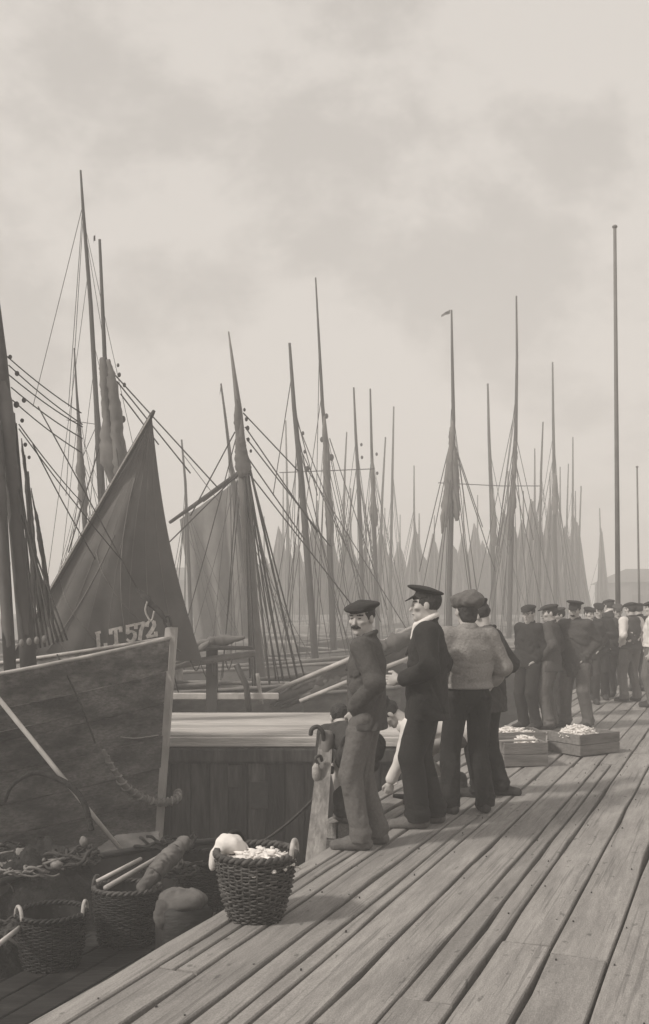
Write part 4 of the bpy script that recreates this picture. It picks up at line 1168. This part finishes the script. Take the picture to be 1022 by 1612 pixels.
# ---- the far row of the fleet: sails hung out to dry, a soft mass in the haze
fr = random.Random(41)
ORD = ['first', 'second', 'third', 'fourth', 'fifth', 'sixth', 'seventh', 'eighth', 'ninth', 'tenth', 'eleventh', 'twelfth']
row_x = [330, 392, 446, 500, 552, 606, 660, 706, 752, 800, 842, 882]
row_t = [860, 846, 832, 826, 838, 846, 842, 822, 828, 800, 788, 800]
for i, (fx, ft_) in enumerate(zip(row_x, row_t)):
    Yf = 58 + fr.uniform(0, 22)
    def hang(x0, x1, ytop, slant):
        xm = (x0 + x1) / 2
        return ((x0, 968, 0), (x1, 966, 0), (xm + fr.uniform(2, 6), ytop + abs(slant) * .6, 0), (xm - fr.uniform(1, 4), ytop - abs(slant) * .6, 0), .25)
    far_boat('hazy boat with sails hung to dry, %s from the left in the far row' % ORD[i], Yf,
        [dict(pts=[(fx, ft_ - fr.uniform(30, 90)), (fx, ft_ - 8), (fx + fr.uniform(-3, 3), 960)], r=[.03, .07, .12], hound=1, nsh=2, nrun=4),
         dict(pts=[(fx + 24, ft_ - fr.uniform(5, 50)), (fx + 24, ft_ + 12), (fx + 26, 960)], r=[.03, .06, .10], hound=1, nsh=1, nrun=3)],
        L=11, zr=.1, cx=fx + 12, rr=.014, group='boats of the far row, fading in the haze',
        sails=[hang(fx - 34, fx + 26, ft_ + fr.uniform(-8, 10), fr.uniform(6, 18)), hang(fx - 4, fx + 52, ft_ + fr.uniform(4, 34), fr.uniform(6, 18)), hang(fx - 22, fx + 40, ft_ + fr.uniform(22, 50), fr.uniform(6, 18))])

# ------------------------------------------------------------------ far side of the basin
fs = tag(link('far_quay', set_mesh('far_quay', *box(20, 113, WATER_Z + .9, 300, 46, 2.6), M['shed'], False)), kind='structure')
def shed(label, px0, px1, ytop, Y, roofh=1.4, depth=10, gable=False, nwin=5):
    x0, x1 = (px0 - CX) / FPX * Y, (px1 - CX) / FPX * Y
    zt = CAM_Z - (ytop - HZ) / FPX * Y; zb = WATER_Z + 2.15
    o = empty('warehouse', ((x0 + x1) / 2, Y, zb), label, 'building', 'buildings on the far side of the basin')
    hw = zt - roofh
    part('wall', box((x0 + x1) / 2, Y + depth / 2, (zb + hw) / 2, x1 - x0, depth, hw - zb), M['shed'], o, False)
    e = .4
    V = [(x0 - e, Y - e, hw), (x1 + e, Y - e, hw), (x1 + e, Y + depth + e, hw), (x0 - e, Y + depth + e, hw), (x0 + roofh, Y + depth / 2, zt), (x1 - roofh, Y + depth / 2, zt)]
    part('roof', (V, [(0, 1, 5, 4), (1, 2, 5), (2, 3, 4, 5), (3, 0, 4), (3, 2, 1, 0)]), M['roof'], o, False)
    for i in range(nwin):
        xx = lerp(x0, x1, (i + .5) / nwin)
        for zz in np.arange(zb + 1.6, hw - 1.0, 3.0):
            wi = part('window', box(xx, Y - .03, zz, 1.2, .1, 1.5), M['shed'], o, False)
            part('pane', box(xx, Y - .09, zz, 1.0, .03, 1.3), M['glass'], wi, False)
    return o
shed('broad warehouse fading in the haze below the right-hand masts', 782, 900, 872, 92, 1.4, 12)
shed('long low market shed in the haze behind the middle masts', 560, 776, 892, 95, 1.6, 12, nwin=10)
shed('hazy store building behind the masts in the centre', 400, 556, 880, 94, 1.4, 12, nwin=7)
shed('hazy shed behind the left-hand sails', 150, 396, 890, 96, 1.4, 12, nwin=9)
shed('low hazy shed at the right edge beyond the poles', 992, 1180, 892, 92, 1.4, 12, nwin=8)

# ------------------------------------------------------------------ poles on the quay
def pole(label, Y, x_top, y_top, x_base, r0, r1):
    b = Vector(((x_base - CX) / FPX * Y, Y, 0)); t = P(x_top, y_top, Y)
    o = empty('pole', b, label, 'pole', 'tall poles on the quay')
    part('shaft', tube([b, b.lerp(t, .5), t], [r0, (r0 + r1) / 2, r1], 10), M['pole'], o)
    part('collar', tube([b, b + Vector((0, 0, .25))], r0 * 1.5, 10), M['iron'], o)
    part('truck', blob(t, (r1 * 1.7, r1 * 1.7, r1 * 1.2)), M['pole'], o)
pole('tall slender timber pole rising beside the far group of men', 21.3, 968, 357, 974, .060, .034)
pole('short thin dark pole near the right edge', 27.0, 1003, 735, 1008, .035, .022)

# ------------------------------------------------------------------ fish boxes
def heap(c, rx, ry, h, n, seed, rz=0.0):
    r = random.Random(seed); ms = []
    co, si = math.cos(rz), math.sin(rz)
    for i in range(n):
        a = r.uniform(0, 6.283); q_ = math.sqrt(r.random())
        lx, ly = rx * q_ * math.cos(a), ry * q_ * math.sin(a)
        z = h * (1 - q_ ** 2) * r.uniform(.55, 1.0)
        p = (c[0] + lx * co - ly * si, c[1] + lx * si + ly * co, c[2] + z)
        Lf = r.uniform(.05, .075)
        rot = (Matrix.Rotation(r.uniform(0, 6.28), 3, 'Z') @ Matrix.Rotation(r.uniform(-.4, .4), 3, 'Y'))
        th = Lf * .28
        V, F = tube([Vector((-Lf, 0, 0)), Vector((-Lf * .75, 0, 0)), Vector((-.2 * Lf, 0, .003)), Vector((.4 * Lf, 0, .002)), Vector((.78 * Lf, 0, 0)), Vector((1.05 * Lf, 0, 0))],
                    [th * .2, th * .75, th, th * .7, th * .22, th * .65], 6, squash=.65)
        ms.append(([Vector(p) + rot @ Vector(v) for v in V], F))
    return join(*ms)
def crate(label, cx, cy, w, d, h, rz, heap_label, seed, off=(0, 0), hs=(.36, .36), n=90, hh=.11):
    o = empty('fish_box', (cx, cy, 0.004), label, 'box', 'fish boxes on the quay', rz)
    t = .018
    def loc(name, VF, m_='box'): return link(name, set_mesh(name, VF[0], VF[1], M[m_], False), o)
    loc('bottom', box(0, 0, .012, w - .04, d - .04, .018))
    hb = h / 2
    for k in range(2):
        zc = (k + .5) * hb + .002
        loc('front_board', box(0, -d / 2 + t / 2, zc, w, t, hb - .007, bev=.003)); loc('back_board', box(0, d / 2 - t / 2, zc, w, t, hb - .007, bev=.003))
        loc('end_board', box(-w / 2 + t / 2 + .001, 0, zc, t, d - 2 * t - .002, hb - .007, bev=.003)); loc('end_board', box(w / 2 - t / 2 - .001, 0, zc, t, d - 2 * t - .002, hb - .007, bev=.003))
    for sx in (-1, 1):
        for sy in (-1, 1):
            loc('corner_batten', box(sx * (w / 2 - .035), sy * (d / 2 - t - .014), h / 2, .03, .026, h - .02))
    c, s_ = math.cos(rz), math.sin(rz)
    hx, hy = cx + off[0] * c - off[1] * s_, cy + off[0] * s_ + off[1] * c
    single('fish_heap', heap((hx, hy, h - .05), w * hs[0], d * hs[1], hh, n, seed, rz), M['fish'], heap_label, 'fish', kind='stuff')
    return o
crate('front fish box of the three, nearest the camera, half filled', 2.06, 10.80, .47, .50, .25, R(8), 'white heap of fish in the front fish box', 1, off=(.10, .04), hs=(.20, .30), n=130, hh=.085)
crate('rear left fish box with white fish heaped over its rim', 2.12, 11.55, .66, .46, .26, R(6), 'long low white heap of fish in the rear left box', 2, off=(-.02, 0), n=320, hs=(.40, .34), hh=.075)
crate('right-hand fish box, longest of the three, turned along the quay', 2.96, 11.62, .64, .50, .24, R(33), 'tall white heap of fish in the right-hand box', 3, off=(-.08, .02), n=340, hs=(.34, .36), hh=.125)
single('wooden_bat', box(2.0, 10.62, .268, .42, .035, .02, rz=R(14), bev=.004), M['pale_wood'], 'pale stick lying across the front fish box', 'stick', smooth=False)

# ------------------------------------------------------------------ baskets
def basket(label, x, y, z, rb, rt, h, mt='wicker', group='herring baskets', handles=((20, 'cane'), (200, 'wicker_dark')), nst=32, rows=26, tilt=0.0, rimmat='wicker'):
    o = empty('basket', (x, y, z), label, 'basket', group)
    o.rotation_euler = (R(tilt), 0, 0)
    def loc(name, VF, m_, kind=None):
        p = link(name, set_mesh(name, VF[0], VF[1], M[m_], True), o)
        if kind: p['kind'] = kind
    rad = lambda t: lerp(rb, rt, t) + .012 * math.sin(math.pi * t)
    ms = []
    nseg = nst * 2
    for r_ in range(rows):
        t = (r_ + .5) / rows
        for st in (0,):
            pts = []
            for i in range(nseg + 1):
                a = 2 * math.pi * i / nseg
                wob = .010 * (1 if (i // 1 + r_) % 2 == 0 else -1) * (1 if i % 2 == 0 else 0)
                wv = .009 * math.cos(math.pi * (i + 2 * (r_ % 2)) / 2 * 1.0)
                rr = rad(t) + wv + random.uniform(-.004, .004)
                pts.append((rr * math.cos(a), rr * math.sin(a), h * t + .004 * math.sin(a * 3 + r_) + random.uniform(-.003, .003)))
            ms.append(tube(pts, h / rows * .46, 4, False))
    loc('weave', join(*ms), mt, 'stuff')
    for i in range(nst):
        a = 2 * math.pi * (i + .5) / nst
        loc('stake', tube([(rad(t) * math.cos(a), rad(t) * math.sin(a), h * t) for t in (0, .25, .5, .75, 1.0)], .006, 5), mt)
    # braided rim of two twisted rods
    for ph in (0, math.pi):
        pts = []
        for i in range(97):
            a = 2 * math.pi * i / 96; w_ = 9 * a * 2 + ph
            pts.append(((rt + .010 * math.cos(w_)) * math.cos(a), (rt + .010 * math.cos(w_)) * math.sin(a), h + .010 * math.sin(w_)))
        loc('rim', tube(pts, .012, 6, False), rimmat)
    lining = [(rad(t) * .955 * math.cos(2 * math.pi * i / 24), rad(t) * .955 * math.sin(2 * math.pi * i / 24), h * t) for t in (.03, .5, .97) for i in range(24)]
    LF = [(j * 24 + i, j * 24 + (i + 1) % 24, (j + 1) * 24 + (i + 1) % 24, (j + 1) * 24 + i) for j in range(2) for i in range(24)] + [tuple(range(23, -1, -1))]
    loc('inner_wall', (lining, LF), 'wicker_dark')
    for ang, hm in handles:
        a = R(ang); ca, sa = math.cos(a), math.sin(a)
        pts = []
        for i in range(13):
            b = math.pi * i / 12
            u = .065 * math.cos(b); v = .085 * math.sin(b)
            pts.append((rt * ca - sa * u, rt * sa + ca * u, h - .01 + v))
        loc('handle', tube(pts, .013, 7), hm)
    return o
BX, BY = -.372, 5.50
basket('full wicker herring basket with a pale handle standing on the quay edge', BX, BY, .004, .140, .214, .350, handles=((-12, 'cane'), (128, 'wicker_dark')))
single('fish_heap', heap((BX + .02, BY, .285), .155, .155, .075, 240, 9), M['fish'], 'white fish filling the wicker basket on the quay', 'fish', kind='stuff')
# white bundle of cloth resting on the back left of the rim
cc = np.array((BX - .155, BY + .09, .365))
fk = Field(cc - .25, cc + .25, .007)
fk.ell(cc + np.array((.0, .0, .022)), (.078, .07, .050), None, .02)
fk.ell(cc + np.array((.05, .01, -.005)), (.07, .07, .03), rot3(0, 0, 25), .03)
fk.ell(cc + np.array((-.06, -.02, -.03)), (.042, .05, .04), None, .03)
fk.ell(cc + np.array((-.082, -.03, -.07)), (.022, .035, .05), None, .02)
fk.wrinkle(.0045, 3, 20, 40)
V, F = fk.mesh()
o = link('cloth', set_mesh('cloth', V - cc, F, M['cloth_white'])); o.location = cc
tag(o, 'white bundle of cloth resting on the rim of the full basket', 'cloth')

# ------------------------------------------------------------------ mooring post at the edge
pb, pt = P(497, 1345, 7.55), P(512, 1178, 7.95)
mp_ = empty('mooring_post', pb, 'leaning pale timber post with dark roped head at the quay edge', 'post')
d = (pt - pb)
V, F = [], []
for j in range(7):
    t = -0.25 + 1.25 * j / 6; p = pb + d * t; w = lerp(.072, .055, max(t, 0))
    V += [(p.x - w, p.y - w, p.z), (p.x + w, p.y - w, p.z), (p.x + w, p.y + w, p.z), (p.x - w, p.y + w, p.z)]
F = [(3, 2, 1, 0), (24, 25, 26, 27)]
for j in range(6):
    for k in range(4):
        a = j * 4 + k; b = j * 4 + (k + 1) % 4; F.append((a, b, b + 4, a + 4))
part('shaft', (V, F), M['post'], mp_, False)
part('head', tube([P(512, 1200, 7.94), P(513, 1180, 7.94), P(515, 1158, 7.94), P(516, 1150, 7.94)], [.062, .060, .055, .03], 10), M['spar'], mp_)
part('hook', tube(smooth_path([P(510, 1165, 7.9), P(508, 1152, 7.88), P(500, 1144, 7.88), P(491, 1148, 7.88), P(489, 1158, 7.88)]), [.018] * 24 + [.010], 7), M['iron'], mp_)
part('band', tube([P(510, 1216, 7.9), P(511, 1206, 7.9)], .078, 12), M['iron'], mp_)
bl = part('rope_block', blob(P(498, 1216, 7.78), (.035, .03, .075), jit=.08), M['rope_pale'], mp_)
part('shackle', tube(smooth_path([P(502, 1204, 7.78), P(497, 1194, 7.78), P(504, 1190, 7.8), P(507, 1198, 7.82)]), .013, 6), M['iron'], mp_)
single('mooring_line', rope(P(512, 1238, 7.9), P(396, 1334, 9.0), .012, .05, 12, 6), M['rope'], 'dark mooring line running down from the leaning post to the boats', 'rope')
single('mooring_line', rope(P(262, 1327, 10.6), P(462, 1341, 8.0), .012, .10, 14, 6), M['rope_pale'], 'pale slack line stretched from the stem to the quay edge', 'rope')
cl = empty('cleat', Q(3.15, .12, .0), 'small iron cleat bolted to the quay edge beside the leaning post', 'cleat')
cp = Q(3.15, .12, 0)
part('horn', tube([cp + Vector((-.15, -.02, .085)), cp + Vector((-.05, 0, .07)), cp + Vector((.05, 0, .07)), cp + Vector((.16, .03, .085))], [.016, .026, .026, .014], 8), M['iron'], cl)
part('base', box(cp.x, cp.y, .035, .13, .07, .062, bev=.012), M['iron'], cl)

# ------------------------------------------------------------------ low boat under the quay with its clutter
DZ = -0.80
lb_stem = Q(2.9, -1.55, 0)
ob0 = empty('open_boat', Q(-1.5, -1.6, WATER_Z), 'low open boat in the shade under the quay edge, full of gear', 'boat')
ax0 = -QU
f0 = hull_shape((lb_stem.x, lb_stem.y, 0), ax0, 9.5, 1.18, -.40, -.52, -.45, .8, rake=.05)
part('hull', hull_skin(f0, 9.5, 18, 6), M['hull_far'], ob0)
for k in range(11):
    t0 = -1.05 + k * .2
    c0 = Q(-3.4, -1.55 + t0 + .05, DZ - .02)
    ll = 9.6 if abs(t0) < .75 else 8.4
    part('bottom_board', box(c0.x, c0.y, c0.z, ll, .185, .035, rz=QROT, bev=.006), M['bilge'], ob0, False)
for side in (1, -1):
    part('gunwale', rail(f0, 9.5, side, .04, 22), M['bilge'], ob0)
for s_ in (-3.2,):
    c0 = Q(s_, -1.55, -.56); part('thwart', box(c0.x, c0.y, c0.z, .22, 2.0 if s_ < 1 else 1.7, .05, rz=QROT, bev=.01), M['hull_grey'], ob0, False)
def BP(px, py, z):
    Y = (CAM_Z - z) * FPX / (py - HZ); return P(px, py, Y)
c0 = BP(200, 1398, -.40)
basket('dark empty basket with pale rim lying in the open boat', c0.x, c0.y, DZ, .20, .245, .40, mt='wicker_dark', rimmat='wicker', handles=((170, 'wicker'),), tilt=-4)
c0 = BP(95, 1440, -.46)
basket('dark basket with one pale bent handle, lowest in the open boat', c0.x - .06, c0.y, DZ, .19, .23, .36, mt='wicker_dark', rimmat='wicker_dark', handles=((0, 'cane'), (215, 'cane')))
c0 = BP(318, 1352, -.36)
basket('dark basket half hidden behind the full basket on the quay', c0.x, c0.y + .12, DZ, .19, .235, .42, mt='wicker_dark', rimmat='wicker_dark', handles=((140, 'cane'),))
# tub with canvas cover
c0 = BP(289, 1402, -.27)
tb = empty('tub', (c0.x, c0.y, DZ), 'dark square tub covered with crumpled grey sacking, beside the quay edge', 'tub')
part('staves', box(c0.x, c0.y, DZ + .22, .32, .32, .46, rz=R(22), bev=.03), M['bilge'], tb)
cs = np.array((c0.x, c0.y, DZ + .46))
fk = Field(cs - .26, cs + .26, .009)
fk.ell(cs + np.array((.0, .0, .0)), (.165, .165, .06), None, .03); fk.ell(cs + np.array((.06, -.04, .03)), (.09, .10, .05), None, .04)
fk.ell(cs + np.array((-.08, .03, .02)), (.09, .08, .05), None, .04); fk.ell(cs + np.array((-.12, -.10, -.06)), (.06, .06, .09), None, .03)
fk.wrinkle(.006, 5, 26, 34, True)
V, F = fk.mesh(); o = link('sack_cover', set_mesh('sack_cover', V - np.array(root_of(tb)), F, M['canvas']), tb)
# rolled canvas, oars, hoop, boat-hook
cr = [BP(226, 1396, -.36), BP(246, 1372, -.28), BP(268, 1348, -.22), BP(289, 1328, -.18)]
fk = Field(np.min([tuple(p) for p in cr], 0) - .15, np.max([tuple(p) for p in cr], 0) + .15, .009)
fk.chain([np.array(p) for p in cr], (.045, .058, .066, .05), .03)
fk.wrinkle(.007, 8, 40, 40, True)
V, F = fk.mesh()
crl = empty('canvas_roll', cr[0], 'rolled grey canvas tied with cord, propped against the dark basket', 'canvas')
link('roll', set_mesh('roll', V - np.array(cr[0]), F, M['canvas']), crl)
for t_ in (.8, 1.5, 2.3):
    k_ = int(t_); c_ = cr[k_].lerp(cr[k_ + 1], t_ - k_); tn = (cr[k_ + 1] - cr[k_]).normalized(); a_ = tn.cross(Vector((0, 0, 1))).normalized(); b_ = a_.cross(tn)
    part('cord', tube([c_ + (a_ * math.cos(w_ * .524) + b_ * math.sin(w_ * .524)) * .062 for w_ in range(13)], .008, 5), M['rope'], crl)
def stick(name, label, cat, a, b, r, m_='pale_wood', r2=None, group=None):
    return single(name, tube([a, a.lerp(b, .5), b], [r, r, r2 or r], 7), M[m_], label, cat, group)
stick('oar', 'pale oar lying low across the empty basket rim', 'oar', BP(152, 1388, -.36), BP(222, 1352, -.30), .016)
stick('oar', 'longer pale oar beside the first, pointing at the stem', 'oar', BP(166, 1398, -.36), BP(256, 1346, -.30), .020)
stick('boat_hook', 'long pale boat-hook shaft leaning across the dark hull', 'boat hook', P(-40, 1053, 8.9), P(202, 1352, 8.75), .022, 'pale_wood', .018)
stick('oar', 'pale oar end at the lower left corner of the boat', 'oar', BP(-20, 1500, -.5), BP(42, 1452, -.5), .018)
single('rope_loop', tube(smooth_path([P(8, 1262, 8.9), P(20, 1236, 8.85), P(52, 1217, 8.8), P(84, 1223, 8.75), P(114, 1240, 8.7), P(134, 1268, 8.65), P(144, 1308, 8.6)]), [.014 + .012 * min(1, i / 18) for i in range(37)], 7), M['net'],
       'dark thick rope arching over the nets in front of the hull', 'rope')
single('hatch_board', ([*[tuple(v) for v in (P(128, 1352, 9.0), P(184, 1314, 9.25), P(250, 1308, 9.35), P(250, 1352, 9.0))], *[tuple(Vector(v) - Vector((0, -.03, .04))) for v in (P(128, 1352, 9.0), P(184, 1314, 9.25), P(250, 1308, 9.35), P(250, 1352, 9.0))]],
       [(0, 1, 2, 3), (7, 6, 5, 4), (0, 4, 5, 1), (1, 5, 6, 2), (2, 6, 7, 3), (3, 7, 4, 0)]), M['canvas'], 'grey wedge-shaped hatch board below the stem', 'board', smooth=False)
# heaps of net
def net_heap(label, cx, cy, z, rx, ry, h, seed):
    r = random.Random(seed); V, F = [], []; n = 44
    ph = [r.uniform(0, 6.3) for _ in range(8)]
    for j in range(n + 1):
        for i in range(n + 1):
            u, v = 2 * i / n - 1, 2 * j / n - 1
            e = min(1, math.hypot(u, v))
            zz = h * (1 - e ** 2.5) ** .8 if e < 1 else 0
            zz += (1 - e) ** .5 * (.07 * math.sin(u * 7 + v * 4 + ph[0]) * math.sin(v * 6 + ph[1]) + .045 * math.sin(u * 13 - v * 11 + ph[2]) + .03 * math.sin(u * 23 + v * 19 + ph[3]) + r.uniform(-.012, .012)) if e < 1 else 0
            V.append((cx + rx * u, cy + ry * v, z + zz))
    for j in range(n):
        for i in range(n):
            a = j * (n + 1) + i; F.append((a, a + 1, a + n + 2, a + n + 1))
    o = empty('net_heap', (cx, cy, z), label, 'nets', 'nets heaped in the open boat')
    part('netting', (V, F), M['net'], o)
    hz = lambda x, y: z + h * max(0, 1 - (((x - cx) / rx) ** 2 + ((y - cy) / ry) ** 2) ** 1.25) ** .8
    for k in range(14):
        a0 = r.uniform(0, 6.28); pts = []
        x_, y_ = cx + rx * r.uniform(-.65, .25), cy + ry * r.uniform(-.5, .2)
        for q_ in range(7):
            x_ += .055 * math.cos(a0); y_ += .04 * math.sin(a0); a0 += r.uniform(-.8, .8)
            pts.append((x_, y_, hz(x_, y_) + r.uniform(.03, .09)))
        part('net_rope', tube(smooth_path(pts, 4), r.uniform(.007, .013), 6), M['cork'] if k % 4 == 0 else M['net'], o)
    return o, hz
c0 = BP(40, 1400, -.55)
o1, h1 = net_heap('tall heap of tarred nets and corks at the left edge', c0.x - .15, c0.y + .35, DZ - .05, .85, .75, .52, 3)
c0 = BP(40, 1475, -.7)
o2, h2 = net_heap('low heap of tarred nets at the lower left corner', c0.x - .45, c0.y - .2, DZ - .05, .60, .55, .30, 6)
rd = random.Random(12)
for (px, py, zz, a, b, lb) in ((35, 1342, -.30, .060, .035, 'largest pale cork float, near the left edge of the tall net heap'), (90, 1362, -.36, .050, .035, 'pale cork float in the middle of the net heap'),
        (132, 1325, -.26, .035, .045, 'upright cork float at the right end of the net heap, under the rope arch')):
    c0 = BP(px, py, zz)
    single('cork_float', blob(c0, (a, a * .7, b), 10, 7, jit=.20, rnd=rd), M['cork'], lb, 'float', 'cork floats on the nets')
# tangles of rope thrown over the gear
def tangle(label, px, py, z, r, n, seed, mt, thick=.011, hh=.16):
    rr_ = random.Random(seed); c0 = BP(px, py, z); ms = []
    for k in range(n):
        cx_, cy_ = c0.x + rr_.uniform(-r, r) * .7, c0.y + rr_.uniform(-r, r) * .6
        R_ = rr_.uniform(.06, .17); a0 = rr_.uniform(0, 6.28); tl = rr_.uniform(-.7, .7); tl2 = rr_.uniform(-.5, .5); pts = []
        ln = rr_.uniform(3.0, 7.5)
        for q_ in range(16):
            a = a0 + ln * q_ / 15; e = R_ * (1 + .25 * math.sin(a * 1.7 + k))
            pts.append((cx_ + e * math.cos(a), cy_ + e * math.sin(a) * .8, c0.z + rr_.uniform(-.012, .012) + hh * (1 - min(1, math.hypot(cx_ - c0.x, cy_ - c0.y) / (r * 1.2))) * rr_.uniform(.6, 1) * .5 + e * (tl * math.cos(a) + tl2 * math.sin(a)) * .5))
        ms.append(tube(smooth_path(pts, 3), thick * rr_.uniform(.7, 1.3), 6))
    return single('rope_tangle', join(*ms), M[mt], label, 'rope', 'tangles of rope in the open boat')
tangle('grey tangle of rope at the left edge on top of the tall net heap', 30, 1372, -.42, .34, 16, 5, 'cork')
tangle('dark tangle of rope hanging right of the tall net heap', 112, 1360, -.42, .30, 16, 6, 'rope')
tangle('dark coil of rope lying lowest in the corner of the boat', 30, 1470, -.66, .36, 18, 7, 'rope', .014)
tangle('dark tangle of line between the baskets and the quay edge', 268, 1375, -.40, .22, 14, 8, 'rope', .010)
tangle('small dark tangle of line at the foot of the stem', 272, 1335, -.35, .20, 12, 9, 'net', .012)


# ------------------------------------------------------------------ the people
NV, FV = 0.0075, 0.011
X, Y = at_feet(576, 1333)
person('moustached man in dark beret-like cap turning his face to the camera, hands in jacket pockets', X, Y, 78, 1.745, NV, head=(70, 4, 0), arms=('pocket', ((.225, -.01, 1.16), (.15, .07, .98), (-.2, .1, -.95))), top='wool_grey', hem=.83,
       bottom='denim', boots='leather_pale', cap='beret', moustache=True, seed=11, feet=((-.10, .03, 6), (.09, -.06, -10)), legw=1.0, hunch=.3, bulk=.96)
X, Y = at_feet(672, 1300)
person('tall man in dark peaked cap, white collar and long dark jacket, seen in profile', X, Y, 82, 1.845, NV, head=(4, 2, 0), top='wool_black', hem=.78, bottom='serge',
       boots='leather_pale', cap='peaked', scarf='cloth_white', arms=(((.27, -.03, 1.16), (.17, .17, 1.07), (-.15, .95, -.05)), 'pocket'), seed=22,
       feet=((-.10, .07, 5), (.10, -.04, -5)), bulk=1.05, legw=1.05)
X, Y = at_feet(737, 1279)
person('man seen from behind in pale grey jersey and baggy tweed cap, dark trousers', X, Y, 14, 1.79, NV, head=(4, 4, 0), top='jersey', topname='jersey', hem=.99, bottom='serge',
       cap='baggy', capmat='tweed', nape=-.10, capk=1.1, hunch=.5, arms=(((.28, .0, 1.17), (.20, .12, 1.00), (-.3, .5, -.8)), ((.30, -.02, 1.16), (.22, .11, .98), (-.3, .5, -.8))), seed=33,
       feet=((-.15, .0, 12), (.13, -.02, -10)), bulk=.99)
X, Y = at_feet(766, 1254)
person('man in long dark coat and cap looking down, behind the man in the jersey', X, Y, 55, 1.74, NV, head=(12, 24, 0), top='wool_dark', hem=.76, bottom='serge',
       cap='flat', seed=44, feet=((-.10, .03, 8), (.12, -.06, -150)), hunch=1.0, bulk=1.06)
# two men stooping at the edge, behind the standing ones
person('stooping figure in dark clothes bent down at the mooring post behind the moustached man', .255, 7.92, 16, 1.62, NV, head=(0, -20, 0), lean=84, drop=.30, top='wool_dark', hem=.90, bottom='wool_dark',
       boots='leather_pale', cap=None, arms=(((.22, .36, .42), (.16, .50, .34), (0, .8, -.5), 1), ((.24, .36, .42), (.16, .50, .34), (0, .8, -.5), 1)), seed=55,
       feet=((-.12, -.02, 4), (.11, .06, -4)), group='men stooping at the quay edge')
person('stooping man in white smock bent low between the moustached man and the peaked cap', 1.07, 9.0, 86, 1.70, NV, head=(0, 10, 0), lean=86, drop=.36, top='shirt', topname='smock', hem=.86, bottom='wool_mid',
       cap='flat', arms=(((.20, .40, .36), (.19, .50, .16), (0, .1, -1), 1), ((.20, .36, .36), (.19, .46, .18), (0, .1, -1), 1)), seed=66,
       feet=((-.14, .05, 4), (.12, -.12, -4)), group='men stooping at the quay edge')
# the far group
G = 'group of men standing farther along the quay'
def far(label, px, Y, face, H, **k):
    person(label, (px - CX) / FPX * Y, Y, face, H, FV, group=G, **k)
far('leftmost man of the far group, dark jacket and flat cap, hands in pockets', 833, 13.75, 128, 1.70, head=(14, 8, 0), top='wool_black', hem=.86, bottom='wool_black', seed=71)
far('second man from the left of the far group, cap pulled low, grey jacket', 866, 13.75, 62, 1.71, head=(30, 4, 0), top='wool_grey', hem=.80, bottom='wool_mid', capmat='wool_dark', seed=72)
far('man mostly hidden between two men of the far group, only cap and shoulder showing', 880, 15.3, 90, 1.66, head=(20, 6, 0), top='wool_grey', bottom='wool_dark', capmat='wool_dark', seed=73)
far('man with moustache and tilted peaked cap striding with legs apart in the far group', 908, 13.9, 140, 1.76, head=(14, 10, -8), top='wool_grey', hem=.70, bottom='wool_mid', cap='peaked', moustache=True, lean=6,
    arms=('pocket', ((.30, -.06, 1.16), (.24, .10, .96), (-.2, .4, -.9))), feet=((-.17, .02, 14), (.19, -.04, -14)), seed=74, bulk=1.05)
far('man in dark coat with only his face showing over the shoulder of the peaked cap', 928, 17.2, 170, 1.66, head=(30, 5, 0), top='wool_dark', bottom='wool_dark', seed=75)
far('man in black coat holding a white paper before his chest', 943, 18.0, 165, 1.72, head=(10, 14, 0), top='wool_black', hem=.74, bottom='wool_black', arms=('across', 'forward'), seed=76)
far('man standing farthest back beside the tall pole, pale collar', 959, 20.2, 30, 1.80, head=(0, 0, 0), top='wool_dark', bottom='wool_dark', scarf='cloth_white', seed=77)
far('man in grey cap standing between the paper holder and the waistcoat man', 973, 18.4, 150, 1.70, head=(20, 16, 0), top='wool_dark', bottom='wool_grey', capmat='wool_grey', seed=78)
far('man in dark waistcoat over white shirt sleeves, seen from behind', 993, 17.6, 25, 1.74, head=(10, 0, 0), top='wool_grey', topname='waistcoat', hem=.92, sleeves=False, under='shirt', bottom='moleskin',
    arms=('pocket', 'pocket'), feet=((-.15, .0, 10), (.14, .0, -10)), seed=79)
far('man in dark jacket behind the waistcoat man, face turned away', 1006, 19.6, 10, 1.73, head=(-20, 0, 0), top='wool_black', bottom='wool_dark', seed=80)
far('man in white shirt cut by the right edge of the picture', 1026, 16.7, 75, 1.76, head=(0, 0, 0), top='shirt', topname='shirt', hem=.98, bottom='moleskin', arms=('down', 'pocket'), seed=81)
# paper in the hands of the man in black
c = Vector(((946 - CX) / FPX * 17.7, 17.72, CAM_Z - (1013 - HZ) / FPX * 17.7))
pv, pf = [], []
for j in range(5):
    for i in range(5):
        pv.append((c.x + (i - 2) * .032, c.y + .012 * math.sin(i * 1.3), c.z + (j - 2) * .036 + .004 * i))
for j in range(4):
    for i in range(4):
        a = j * 5 + i; pf.append((a, a + 1, a + 6, a + 5))
single('paper', (pv, pf), M['cloth_white'], 'white sheet of paper held by the man in the black coat', 'paper')

# ------------------------------------------------------------------ haze over the harbour
hz_ = link('haze', set_mesh('haze', *box(0, 400, 6.0, 980, 980, 18.0), M["shed"], False))
hz_.data.materials.clear()
hm = bpy.data.materials.new('haze'); hm.use_nodes = True
ns, ls = hm.node_tree.nodes, hm.node_tree.links
ns.clear()
ho = N(ns, 'ShaderNodeOutputMaterial'); hv_ = N(ns, 'ShaderNodeVolumePrincipled')
hv_.inputs['Color'].default_value = (0.97, 0.955, 0.94, 1); hv_.inputs['Density'].default_value = 0.0102; hv_.inputs['Anisotropy'].default_value = 0.0
ls.new(hv_.outputs[0], ho.inputs['Volume'])
hz_.data.materials.append(hm)
tag(hz_, 'pale smoky haze over the harbour', kind='stuff')
